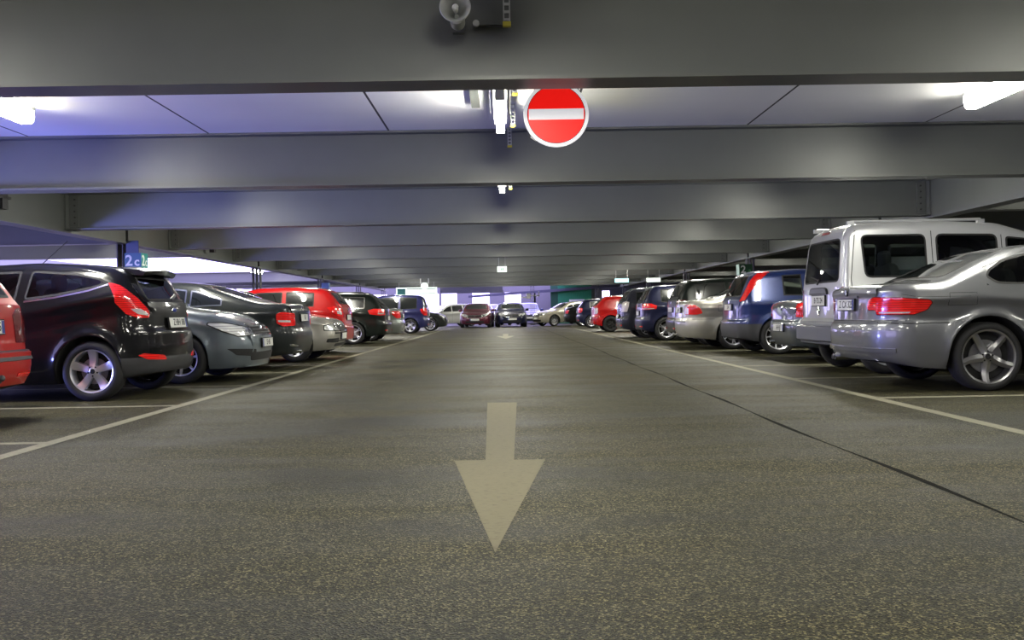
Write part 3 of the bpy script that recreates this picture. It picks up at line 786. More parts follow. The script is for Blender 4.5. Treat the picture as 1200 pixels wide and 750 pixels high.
    finish(c, 'five', .315, .215, mirror=(2.85, 1.08))

    s = shape(SEDAN, L=4.5)
    c = Car(s, 'saloon_car', 'dark grey saloon nose-out just beyond the violet-blue people carrier', 'car', DKGREY, *place(-2.85, 'l', 'nose', 45.55, 4.5))
    gen_front(c); c.glass('front', .62, 1.06, .52, 1.36); c.glass('rear', .6, 1.10, .48, 1.33)
    c.auto_windows([(1.0, 1.5), (1.56, 2.36), (2.42, 3.15)]); c.lamps('r', [(-.35, .70), (.2, .70), (.2, .90), (-.35, .90)], M['tail'])
    finish(c, 'multi', .315, .225, mirror=(3.05, 1.0))

# ---------------- right row
def right_cars():
    # silver coupe in the foreground
    s = dict(SEDAN); s.update(L=4.58, W=1.79, see=True, dx=.035, nz=26, xr=1.10, xf=3.86, Rw=.338, Ra=.40, zk=.66, Rr=.34, bow=(.15, .14), taper=(.07, .09), flare=.034, shoulder=.022, crease=.014, tumble=.42,
        top=[(0, .985), (.02, 1.03), (.07, 1.062), (.20, 1.075), (.58, 1.095), (.70, 1.115), (1.10, 1.30), (1.42, 1.415), (1.75, 1.46), (2.2, 1.465), (2.65, 1.39), (3.4, 1.03), (3.55, .99), (4.2, .88), (4.48, .75), (4.58, .6)],
        bot=[(0, .30), (.4, .24), (.7, .22), (3.5, .2), (4.58, .2)],
        belt=[(0, 1.03), (1.0, 1.015), (2.0, .97), (3.3, .93), (4.58, .8)],
        Rt=[(0, .055), (.5, .08), (1.4, .11), (2.2, .12), (2.7, .10), (3.4, .10), (4.58, .14)],
        dr=[(.2, .10), (.30, .07), (.36, .02), (.44, .0), (.62, .0), (.66, .012), (.70, .04), (.95, .05), (1.03, .03)],
        seams=[([(.03, .69), (.30, .672), (.72, .675)], 'side', .009, 0), ([(.28, .96), (.42, .93), (.92, .93)], 'side', .004, 0),
               ([(.70, .845), (.98, .845), (.98, .965), (.72, .965)], 'side', .005, 1), ([(1.75, .32), (1.68, .7), (1.72, .98)], 'side', .009, 0), ([(3.25, .34), (3.25, .9)], 'side', .009, 0),
               ([(-.85, .70), (.85, .70)], 'rear', .009, 0)])
    c = Car(s, 'coupe_car', 'silver coupe with large five-spoke alloy wheel, nearest car on right', 'car', paint((.15, .155, .162), .5, .36), *place(3.60, 'r', 'tail', 9.80, 4.58))
    c.cabin(.95, 2.95, .62)
    c.lamps('r', [(-.36, .83), (-.33, .80), (-.20, .80), (-.18, .755), (.34, .755), (.48, .80), (.545, .875), (.52, .905), (.20, .93), (-.24, .94), (-.34, .91)], M['tail'], 45, ring=.008, ringmat=M['taildark'], sub=[(-.14, .772), (.28, .772), (.30, .786), (-.14, .788)])
    c.plate('rear', .865, 'Z CX 325', w=.46)
    c.badge('rear', .995, 'quarters', r=.042)
    c.strip('trunk_handle_trim', [(-.28, .945), (.28, .945)], 'rear', .022, c.pm, .012, .016)
    c.patch('rear_window', [(-.62, 1.125), (.62, 1.125), (.52, 1.40), (-.52, 1.40)], 'rear', M['glass'], .004, .02, M['rubber'], .06, r=.05)
    c.side_windows([[(1.10, 1.12), (1.14, 1.19), (1.30, 1.285), (1.60, 1.36), (2.02, 1.385), (2.02, 1.02), (1.20, 1.045)]], .02, M['rubber'], .05)
    c.side_windows([[(2.08, 1.02), (2.08, 1.385), (2.35, 1.37), (2.62, 1.27), (3.15, 1.01), (3.1, .98)]], .02, M['rubber'], .03)
    c.strip('bumper_lip', [(-.62, .405), (.62, .405)], 'rear', .05, c.pm, .02, .035)
    for sg in (1, -1): c.strip('bumper_lip', [(-.30, .405), (.12, .405)], ('r', sg, 45), .05, c.pm, .02, .035)
    mb = MB()
    for y in (.42, .34): mb.tube((.25, y, .30), (.03, y, .295), .032, 14, 0, caps=False); mb.tube((.25, y, .30), (.035, y, .295), .028, 14, 1)
    c.addmb('exhaust_pipe', mb, [M['chrome'], M['ink']])
    c.glass('front', .62, 1.08, .52, 1.40); gen_front(c)
    finish(c, 'star', .338, .262, M['alloydark'], mirror=(3.0, 1.03), handles=[(1.98, .90)], width=.225, spin=14)

    # silver van
    s = shape(VAN, trim_x=[(0, .10)], trim_mat=M['greyplastic'], see=True, dx=.035, nz=26)
    c = Car(s, 'passenger_van', 'tall silver van with grey bumper parked behind the silver coupe', 'van', paint((.46, .47, .475), .35, .38), *place(4.13, 'r', 'tail', 12.25, 4.0))
    c.pane('rear_window', [(-.66, 1.16), (.66, 1.16), (.585, 1.72), (-.585, 1.72)], 'rear', .022, M['rubber'], .09, .08); c.cabin(.30, 2.75, .80)
    c.side_windows([[(.36, 1.20), (1.15, 1.20), (1.15, 1.745), (.33, 1.745)], [(1.27, 1.20), (2.05, 1.16), (2.05, 1.73), (1.27, 1.745)]], .022, M['rubber'], .09)
    c.side_windows([[(2.15, 1.14), (2.95, 1.10), (2.9, 1.2), (2.5, 1.66), (2.15, 1.70)]], .022, M['rubber'], .05)
    c.strip('bumper_ledge', [(-.74, .50), (.74, .50)], 'rear', .22, M['greyplastic'], .05, .06)
    for sg in (1, -1): c.strip('bumper_corner', [(-.16, .50), (.24, .50)], ('r', sg, 45), .22, M['greyplastic'], .035, .05)
    c.lamps('r', [(-.09, .72), (.05, .72), (.07, .80), (.06, 1.06), (-.02, 1.10), (-.09, 1.08)], M['taildark'], 30)
    c.patch('brake_lamp', [(-.14, 1.80), (.14, 1.80), (.13, 1.835), (-.13, 1.835)], 'rear', M['tail'], .012, .008, M['taildark'], .04, .02, r=.01)
    c.patch('tailgate_handle', [(-.34, 1.01), (.34, 1.01), (.30, 1.085), (.22, 1.105), (-.22, 1.105), (-.30, 1.085)], 'rear', M['greyplastic'], .03, .02, M['plastic'], .05, .05, r=.03)
    c.plate('rear', .93, 'B·TS 24', y0=0., eu=False, w=.50, h=.13)
    c.badge('rear', .80, 'diamond', r=.05)
    mb = MB(); mb.box((.075, -.52, 1.085), (.006, .20, .025)); mb.box((.075, -.66, 1.07), (.006, .05, .02)); c.addmb('name_badge', mb, [M['chrome']])
    mb = MB(); mb.tube((.03, 0, 1.14), (.06, 0, 1.22), .012, 8); mb.tube((.05, 0, 1.20), (.07, .36, 1.26), .009, 8); c.addmb('wiper', mb, [M['ink']])
    for sg in (1, -1):
        mb = MB(); mb.tube((.25, sg*.62, 1.915), (1.9, sg*.62, 1.925), .018, 8)
        for x in (.25, 1.1, 1.9): mb.box((x, sg*.62, 1.90), (.09, .04, .05))
        c.addmb('roof_rail', mb, [c.pm])
    c.glass('front', .62, 1.16, .56, 1.74); gen_front(c, badge='diamond')
    for sg in ('L', 'R'): c.strip('sliding_rail', [(.30, 1.10), (1.2, 1.10)], sg, .03, M['plastic'], .006, .012)
    finish(c, 'cap', .31, .20, mirror=(2.75, 1.15), handles=[(1.32, .98), (2.2, .98)])

    # dark grey saloon, low
    s = shape(SEDAN, L=4.45, W=1.76, top=[(0, .84), (.03, .92), (.10, .965), (.45, .99), (.60, 1.01), (1.30, 1.36), (1.6, 1.415), (2.15, 1.42), (2.6, 1.36), (3.32, 1.0), (3.5, .96), (4.1, .86), (4.38, .74), (4.45, .60)])
    c = Car(s, 'saloon_car', 'dark grey saloon half hidden between the silver van and the blue off-roader', 'car', paint((.07, .085, .10), .5, .33), *place(4.38, 'r', 'tail', 14.72, 4.45))
    gen_sedan_rear(c, [(-.16, .70), (.16, .70), (.30, .80), (.28, .90), (.0, .92), (-.16, .90)], (.60, 1.05, .48, 1.32), .53, 'HH·JJ', 'round', .84)
    c.auto_windows([(1.0, 1.5), (1.56, 2.36), (2.42, 3.15)]); c.glass('front', .62, 1.06, .52, 1.36); gen_front(c)
    finish(c, 'multi', .31, .21, mirror=(3.0, 1.0))

    # blue compact off-roader with tall lamps
    s = shape(MPV, L=4.2, xf=3.35, W=1.77, xr=.74, trim_x=[(0, .45)], zk=.56, Rr=.22, tumble=.30, see=True, dx=.035, nz=26,
        top=[(0, 1.0), (.04, 1.08), (.27, 1.46), (.40, 1.54), (1.2, 1.58), (1.9, 1.56), (2.4, 1.45), (3.0, 1.08), (3.15, 1.02), (3.8, .92), (4.1, .78), (4.2, .62)],
        belt=[(0, 1.03), (1.0, 1.03), (3.0, .98), (4.2, .8)], Ra=.375,
        seams=[([(1.30, .34), (1.22, 1.0)], 'side', .008, 0), ([(2.10, .32), (2.10, .98)], 'side', .008, 0), ([(2.9, .36), (2.9, .95)], 'side', .008, 0)])
    c = Car(s, 'compact_suv', 'blue compact off-roader with tall red lamps beside the rear window', 'car', BLUE, *place(4.22, 'r', 'tail', 17.55, 4.2))
    c.glass('rear', .60, 1.06, .50, 1.46); c.cabin(.40, 2.65, .68)
    c.lamps('r', [(-.13, .97), (.06, .99), (.22, 1.20), (.40, 1.44), (.50, 1.56), (.28, 1.545), (.10, 1.34), (-.06, 1.10)], M['tail'], 50)
    c.plate('rear', .87, 'S·A'); c.badge('rear', .97, 'round')
    c.auto_windows([(.84, 1.20), (1.32, 2.04), (2.14, 2.9)], r=.05); c.glass('front', .64, 1.10, .52, 1.46); gen_front(c)
    c.strip('wiper', [(.0, 1.08), (.30, 1.14)], 'rear', .02, M['ink'], .02, .016)
    finish(c, 'multi', .33, .235, mirror=(2.75, 1.06), handles=[(1.45, .95), (2.25, .95)])

    # silver-beige coupe
    s = dict(SEDAN); s.update(L=4.48, W=1.76, xr=1.02, bow=(.10, .12), Rr=.28, crease=.012,
        top=[(0, .95), (.03, 1.01), (.10, 1.035), (.50, 1.055), (.68, 1.075), (1.30, 1.34), (1.6, 1.425), (2.15, 1.43), (2.6, 1.36), (3.32, 1.0), (3.5, .96), (4.1, .86), (4.4, .74), (4.48, .60)],
        seams=SEDAN['seams'][1:]+[([(.70, .80), (.92, .80), (.92, .92), (.70, .92)], 'side', .008, 1)])
    c = Car(s, 'coupe_car', 'beige silver coupe with red tail lamp parked beyond the blue off-roader', 'car', BEIGE, *place(3.74, 'r', 'tail', 20.02, 4.48))
    gen_sedan_rear(c, [(-.28, .735), (.20, .73), (.34, .76), (.30, .86), (.16, .93), (-.05, .945), (-.28, .93)], (.66, 1.10, .56, 1.36), .83, 'S·M', 'quarters', .97, sub=[(-.26, .745), (-.10, .745), (-.10, .92), (-.26, .92)])
    c.strip('bumper_trim', [(-.6, .58), (.6, .58)], 'rear', .03, M['plastic'], .006, .014)
    c.auto_windows([(1.46, 1.95), (2.02, 3.15)]); c.glass('front', .62, 1.06, .52, 1.36); gen_front(c)
    finish(c, 'double', .32, .228, M['alloy'], mirror=(3.0, 1.0), handles=[(2.0, .9)])

    s = shape(MPV, W=1.80, top=[(0, 1.06), (.04, 1.14), (.24, 1.46), (.40, 1.56), (1.2, 1.60), (2.0, 1.58), (2.5, 1.48), (3.2, 1.10), (3.4, 1.03), (4.0, .92), (4.3, .78), (4.4, .62)])
    c = Car(s, 'people_carrier', 'tall black people carrier behind the roof of the beige silver coupe', 'car', DKGREEN, *place(4.02, 'r', 'tail', 22.6, 4.4))
    gen_hatch_rear(c, [(-.26, .82), (.12, .82), (.24, .95), (.22, 1.06), (-.05, 1.08), (-.26, 1.03)], (.64, 1.13, .54, 1.46), .84, '', 'round', 1.0, mat=M['taildark'])
    c.auto_windows([(.48, 1.22), (1.30, 2.15), (2.22, 3.0)]); c.glass('front', .64, 1.12, .52, 1.5); gen_front(c)
    finish(c, 'five', .32, .22, mirror=(2.85, 1.08))

    s = shape(HATCH, L=4.25, W=1.78, xf=3.38, top=[(0, 1.03), (.04, 1.10), (.30, 1.44), (.45, 1.52), (1.1, 1.545), (1.9, 1.53), (2.4, 1.43), (3.1, 1.06), (3.25, 1.0), (3.9, .88), (4.15, .74), (4.25, .62)], belt=[(0, 1.04), (1., 1.0), (2.9, .94), (4.25, .8)], Rw=.32, Ra=.375)
    c = Car(s, 'hatchback', 'navy black hatchback with low red tail lamp, right of the dark glossy tails', 'car', NAVY, *place(3.72, 'r', 'tail', 26.05, 4.25))
    gen_hatch_rear(c, [(-.30, .86), (.10, .855), (.40, .87), (.42, .96), (.22, 1.02), (-.06, 1.03), (-.30, 1.0)], (.60, 1.10, .50, 1.42), .76, '', 'vw', .96, sub=[(-.14, .865), (.34, .875), (.34, .895), (-.14, .89)])
    c.auto_windows([(.55, 1.25), (1.33, 2.1), (2.18, 2.95)]); c.glass('front', .62, 1.08, .5, 1.44); gen_front(c, badge='vw')
    finish(c, 'double', .325, .228, mirror=(2.8, 1.0))

    s = shape(MPV, W=1.78, top=[(0, 1.04), (.04, 1.12), (.28, 1.44), (.44, 1.52), (1.2, 1.56), (2.0, 1.54), (2.5, 1.44), (3.2, 1.08), (3.4, 1.01), (4.0, .90), (4.3, .76), (4.4, .62)])
    c = Car(s, 'people_carrier', 'dark glossy people carrier between the navy hatchback and the red hatchback', 'car', paint((.03, .032, .045), .5, .25), *place(3.50, 'r', 'tail', 28.75, 4.4))
    gen_hatch_rear(c, [(-.26, .80), (.12, .80), (.2, .95), (.2, 1.10), (-.05, 1.12), (-.26, 1.05)], (.62, 1.12, .54, 1.44), .66, '', 'round', .95, mat=M['reverse'])
    c.strip('chrome_trim', [(-.5, .86), (.5, .86)], 'rear', .03, M['chrome'], .01, .016)
    c.auto_windows([(.48, 1.22), (1.30, 2.15), (2.22, 3.0)]); c.glass('front', .64, 1.12, .52, 1.48); gen_front(c)
    finish(c, 'multi', .32, .21, mirror=(2.85, 1.08))

    s = shape(HATCH, top=[(0, .98), (.05, 1.05), (.42, 1.36), (.60, 1.43), (1.1, 1.46), (1.9, 1.455), (2.35, 1.37), (3.0, 1.02), (3.15, .97), (3.7, .86), (3.95, .74), (4.05, .62)])
    c = Car(s, 'hatchback', 'red hatchback with rounded tail, the farthest red car on right', 'car', RED, *place(3.50, 'r', 'tail', 37.5, 4.05))
    gen_hatch_rear(c, [(-.22, .72), (.06, .72), (.12, .80), (.10, .95), (-.06, .98), (-.22, .94)], (.56, 1.06, .46, 1.34), .56, '', 'round', .9, mat=M['reverse'])
    c.auto_windows([(1.33, 2.05), (2.12, 2.95)]); c.glass('front', .62, 1.05, .5, 1.36); gen_front(c)
    finish(c, 'cap', .31, .19, M['under'], mirror=(2.7, .98))

    s = shape(HATCH)
    c = Car(s, 'hatchback', 'small dark blue hatchback with red lamp just left of the far red hatchback', 'car', NAVY, *place(3.62, 'r', 'tail', 46.9, 4.05))
    gen_hatch_rear(c, [(-.35, .76), (.06, .76), (.2, .84), (.2, .99), (-.06, 1.02), (-.35, .96)], txt='')
    c.auto_windows([(.62, 1.25), (1.33, 2.05), (2.12, 2.95)], ringmat=M['chrome']); c.glass('front', .62, 1.05, .5, 1.36); gen_front(c)
    finish(c, 'multi', .31, .215, mirror=(2.7, .98))

    s = shape(SEDAN, top=[(0, .95), (.05, 1.02), (.3, 1.06), (.42, 1.09), (1.25, 1.36), (1.60, 1.415), (2.15, 1.42), (2.6, 1.36), (3.32, 1.0), (3.5, .96), (4.1, .86), (4.4, .74), (4.5, .60)])
    c = Car(s, 'saloon_car', 'black fastback saloon at the far end of the right row', 'car', BLACK, *place(3.28, 'r', 'tail', 51.6, 4.5))
    gen_sedan_rear(c, [(-.3, .72), (.1, .72), (.2, .9), (-.3, .9)])
    c.auto_windows([(1.0, 1.5), (1.56, 2.36), (2.42, 3.15)], ringmat=M['chrome']); c.glass('front', .62, 1.06, .52, 1.36); gen_front(c)
    finish(c, 'multi', .315, .21, mirror=(3.0, 1.0))

# ---------------- the row across the far end
def far_cars():
    def std(kind, name, label, pm, x, y, rz, cat='car', **k):
        sp = {'s': SEDAN, 'h': HATCH, 'e': ESTATE, 'm': MPV}[kind]
        c = Car(sp, name, label, cat, pm, (x, y, 0), rz)
        h = {'s': 0, 'h': 0, 'e': .03, 'm': .12}[kind]
        gen_front(c, True, k.get('badge', 'round'))
        c.glass('front', .62, 1.06+h*.3, .52, 1.36+h)
        if kind == 's':
            gen_sedan_rear(c, [(-.35, .70), (.2, .70), (.2, .90), (-.35, .90)]); c.auto_windows([(1.0, 1.5), (1.56, 2.36), (2.42, 3.15)])
        else:
            gen_hatch_rear(c, [(-.3, .76), (.06, .76), (.2, .84), (.2, .99), (-.06, 1.02), (-.3, .96)])
            c.auto_windows([(.62, 1.25), (1.33, 2.05), (2.12, 2.95)] if kind == 'h' else [(.62, 1.4), (1.50, 2.3), (2.4, 3.1)])
        finish(c, k.get('wheel', 'multi'), .312, .21, mirror=(2.85, .99))
        return c
    D = -PI/2
    std('h', 'hatchback', 'pale cream hatchback side-on at the far end, left of the maroon saloon', PALE, -3.75, 60.0, PI+.5)
    std('s', 'saloon_car', 'maroon saloon facing forward in the far row', MAROON, -1.62, 54.2, D-.05)
    std('s', 'saloon_car', 'white saloon glowing in daylight between the maroon and dark blue far cars', WHITE, -.76, 62.6, D+.2)
    std('s', 'saloon_car', 'dark blue-black saloon with plate facing forward in the far row', NAVY, .30, 54.6, D+.04, badge='vw')
    std('e', 'estate_car', 'dark blue estate half behind the far steel column', BLUE, 1.62, 64.6, D)
    std('s', 'saloon_car', 'black saloon behind the champagne coupe at the far end', DKGREY, 5.6, 62.8, D-.3)
    std('s', 'coupe_car', 'champagne coupe turned three-quarter to the left in the far row', CHAMP, 3.85, 55.2, PI+.42)
# ------------------------------------------------------------------ the parking deck
ZB, ZC = 2.44, 3.10            # underside of beams, ceiling
XL, XR, Y0, Y1 = -7.75, 7.6, 1.45, 58.6
WL, WR, WF, WN = -17.0, 15.0, 72.0, -9.0

def floor_mat():
    m, nt, b = newmat('asphalt')
    N, Lk = nt.nodes.new, nt.links.new
    tc = N('ShaderNodeTexCoord')
    def noise(scale, detail=3, rough=.6, vec=None):
        n = N('ShaderNodeTexNoise'); n.inputs['Scale'].default_value = scale; n.inputs['Detail'].default_value = detail; n.inputs['Roughness'].default_value = rough
        Lk(vec or tc.outputs['Object'], n.inputs['Vector']); return n
    def ramp(src, stops):
        r = N('ShaderNodeValToRGB'); e = r.color_ramp.elements
        e[0].position, e[0].color = stops[0][0], (*stops[0][1], 1); e[1].position, e[1].color = stops[-1][0], (*stops[-1][1], 1)
        for p, c in stops[1:-1]: q = e.new(p); q.color = (*c, 1)
        Lk(src, r.inputs['Fac']); return r
    def mix(bt, fac, a, c):
        x = N('ShaderNodeMix'); x.data_type = 'RGBA'; x.blend_type = bt
        if isinstance(fac, float): x.inputs['Factor'].default_value = fac
        else: Lk(fac, x.inputs['Factor'])
        for k, v in (('A', a), ('B', c)):
            if isinstance(v, tuple): x.inputs[k].default_value = (*v, 1)
            else: Lk(v, x.inputs[k])
        return x.outputs['Result']
    # aggregate: small coloured stones
    vo = N('ShaderNodeTexVoronoi'); vo.inputs['Scale'].default_value = 155; Lk(tc.outputs['Object'], vo.inputs['Vector'])
    sep = N('ShaderNodeSeparateColor'); Lk(vo.outputs['Color'], sep.inputs['Color'])
    stone = ramp(sep.outputs['Red'], [(0, (.010, .011, .0105)), (.42, (.058, .059, .050)), (.78, (.17, .165, .13)), (1., (.62, .58, .45))])
    fine = noise(330, 2)
    fr = ramp(fine.outputs['Fac'], [(.30, (.30, .30, .30)), (.70, (1.5, 1.5, 1.5))])
    col = mix('MULTIPLY', .8, stone.outputs['Color'], fr.outputs['Color'])
    # worn patches stretched across the lane, and tyre-polished tracks
    mp = N('ShaderNodeMapping'); mp.inputs['Scale'].default_value = (.30, .9, 1); Lk(tc.outputs['Object'], mp.inputs['Vector'])
    pn = noise(1.3, 5, .62, mp.outputs['Vector'])
    pr = ramp(pn.outputs['Fac'], [(.36, (.42, .44, .46)), (.48, (.95, .95, .95)), (.68, (1.22, 1.18, 1.08))])
    col = mix('MULTIPLY', 1., col, pr.outputs['Color'])
    mp2 = N('ShaderNodeMapping'); mp2.inputs['Scale'].default_value = (.45, 2.6, 1); mp2.inputs['Rotation'].default_value = (0, 0, .05); Lk(tc.outputs['Object'], mp2.inputs['Vector'])
    sn = noise(.9, 6, .7, mp2.outputs['Vector'])
    sr = ramp(sn.outputs['Fac'], [(.60, (1, 1, 1)), (.72, (.52, .53, .55))])
    col = mix('MULTIPLY', .85, col, sr.outputs['Color'])
    bn = noise(.25, 2); br = ramp(bn.outputs['Fac'], [(.3, (.86, .9, .95)), (.7, (1.12, 1.06, .94))])
    col = mix('MULTIPLY', 1., col, br.outputs['Color'])
    col = mix('MULTIPLY', 1., col, (.29, .285, .195))
    Lk(col, b.inputs['Base Color'])
    rr = ramp(pn.outputs['Fac'], [(.35, (.45,)*3), (.65, (.65,)*3)]); Lk(rr.outputs['Color'], b.inputs['Roughness'])
    b.inputs['Specular IOR Level'].default_value = .12
    bp = N('ShaderNodeBump'); bp.inputs['Strength'].default_value = .7; bp.inputs['Distance'].default_value = .005
    Lk(vo.outputs['Distance'], bp.inputs['Height']); Lk(bp.outputs['Normal'], b.inputs['Normal'])
    return m

def mark_mat(name, c, wear=.35):
    m, nt, b = newmat(name)
    N, Lk = nt.nodes.new, nt.links.new
    tc = N('ShaderNodeTexCoord'); n = N('ShaderNodeTexNoise'); n.inputs['Scale'].default_value = 70; n.inputs['Detail'].default_value = 4; n.inputs['Roughness'].default_value = .7
    mp = N('ShaderNodeMapping'); mp.inputs['Scale'].default_value = (.35, 1, 1); Lk(tc.outputs['Object'], mp.inputs['Vector']); Lk(mp.outputs['Vector'], n.inputs['Vector'])
    r = N('ShaderNodeValToRGB'); e = r.color_ramp.elements
    e[0].position = .30; e[0].color = (*[v*wear for v in c], 1); e[1].position = .46; e[1].color = (*c, 1)
    Lk(n.outputs['Fac'], r.inputs['Fac']); Lk(r.outputs['Color'], b.inputs['Base Color']); b.inputs['Roughness'].default_value = .7; b.inputs['Specular IOR Level'].default_value = .15
    return m

def ceil_mat():
    m, nt, b = newmat('ceiling_panels')
    N, Lk = nt.nodes.new, nt.links.new
    tc = N('ShaderNodeTexCoord'); sx = N('ShaderNodeSeparateXYZ'); Lk(tc.outputs['Object'], sx.inputs['Vector'])
    a = N('ShaderNodeMath'); a.operation = 'ADD'; a.inputs[1].default_value = 3.6+2.2*20; Lk(sx.outputs['X'], a.inputs[0])
    d = N('ShaderNodeMath'); d.operation = 'MODULO'; d.inputs[1].default_value = 2.2; Lk(a.outputs[0], d.inputs[0])
    l = N('ShaderNodeMath'); l.operation = 'LESS_THAN'; l.inputs[1].default_value = .025; Lk(d.outputs[0], l.inputs[0])
    n = N('ShaderNodeTexNoise'); n.inputs['Scale'].default_value = 1.2; n.inputs['Detail'].default_value = 5; Lk(tc.outputs['Object'], n.inputs['Vector'])
    mx = N('ShaderNodeMix'); mx.data_type = 'RGBA'; mx.inputs['A'].default_value = (.74, .74, .74, 1); mx.inputs['B'].default_value = (.84, .84, .83, 1); Lk(n.outputs['Fac'], mx.inputs['Factor'])
    m2 = N('ShaderNodeMix'); m2.data_type = 'RGBA'; m2.inputs['B'].default_value = (.03, .03, .03, 1); Lk(mx.outputs['Result'], m2.inputs['A']); Lk(l.outputs[0], m2.inputs['Factor'])
    Lk(m2.outputs['Result'], b.inputs['Base Color']); b.inputs['Roughness'].default_value = .7
    return m

M['floor'] = floor_mat(); M['ceil'] = ceil_mat()
M['line'] = mark_mat('line_paint', (.21, .20, .145)); M['arrow'] = mark_mat('arrow_paint', (.115, .103, .062), .55)
M['steel'] = simple('painted_steel', (.115, .122, .113), .42, .1, noise=.08, nscale=3)
M['steeldark'] = simple('dark_steel', (.035, .035, .033), .5)
M['wall'] = simple('wall_render', (.36, .37, .38), .8, noise=.08, nscale=2)
M['wallpale'] = simple('pale_cladding', (.17, .165, .18), .6, noise=.05, nscale=3)
M['violet'] = simple('violet_grey_steel', (.05, .05, .085), .5)
M['green'] = simple('green_wall', (.010, .19, .085), .6, noise=.1, nscale=3)
M['tube'] = simple('fluorescent_tube', (1, 1, .95), .5, emit=(1., .98, .86), estr=110)
M['diffuser'] = simple('lamp_diffuser', (1, 1, .95), .5, emit=(1., .98, .86), estr=50)
M['lampbody'] = simple('lamp_housing', (.55, .56, .52), .4)
M['signred'] = simple('sign_red_glow', (.75, .008, .006), .35, emit=(.95, .010, .006), estr=.75)  # no-entry sign red, with glow added to brighten the unlit plate
M['signwhite'] = simple('sign_white_glow', (.85, .85, .85), .35, emit=(.9, .9, .9), estr=.6)  # white of the same plate, likewise brightened by an added glow
M['galv'] = simple('galvanised', (.45, .46, .44), .4, .6, noise=.15, nscale=40)
M['yellow'] = simple('yellow_cap', (.55, .48, .04), .5)
M['signblue'] = simple('sign_blue', (.008, .09, .17), .4)
M['signteal'] = simple('sign_teal', (.02, .22, .20), .4)
M['signgreen'] = simple('sign_green', (.010, .075, .03), .4)
M['ink_white'] = simple('white_lettering', (.75, .78, .75), .5)
M['ink_green'] = simple('green_lettering', (.02, .22, .12), .5)
M['litwhite'] = simple('lit_sign_face', (.8, .85, .8), .4, emit=(.85, 1., .9), estr=1.1)
M['lens'] = simple('speaker_horn', (.40, .41, .39), .5)
M['joint'] = simple('joint_sealant', (.008, .008, .007), .9, spec=.05, noise=.3, nscale=30)

def struct(mb, name, mats, **k): return tag(mb.build(name, mats, **k), kind='structure')

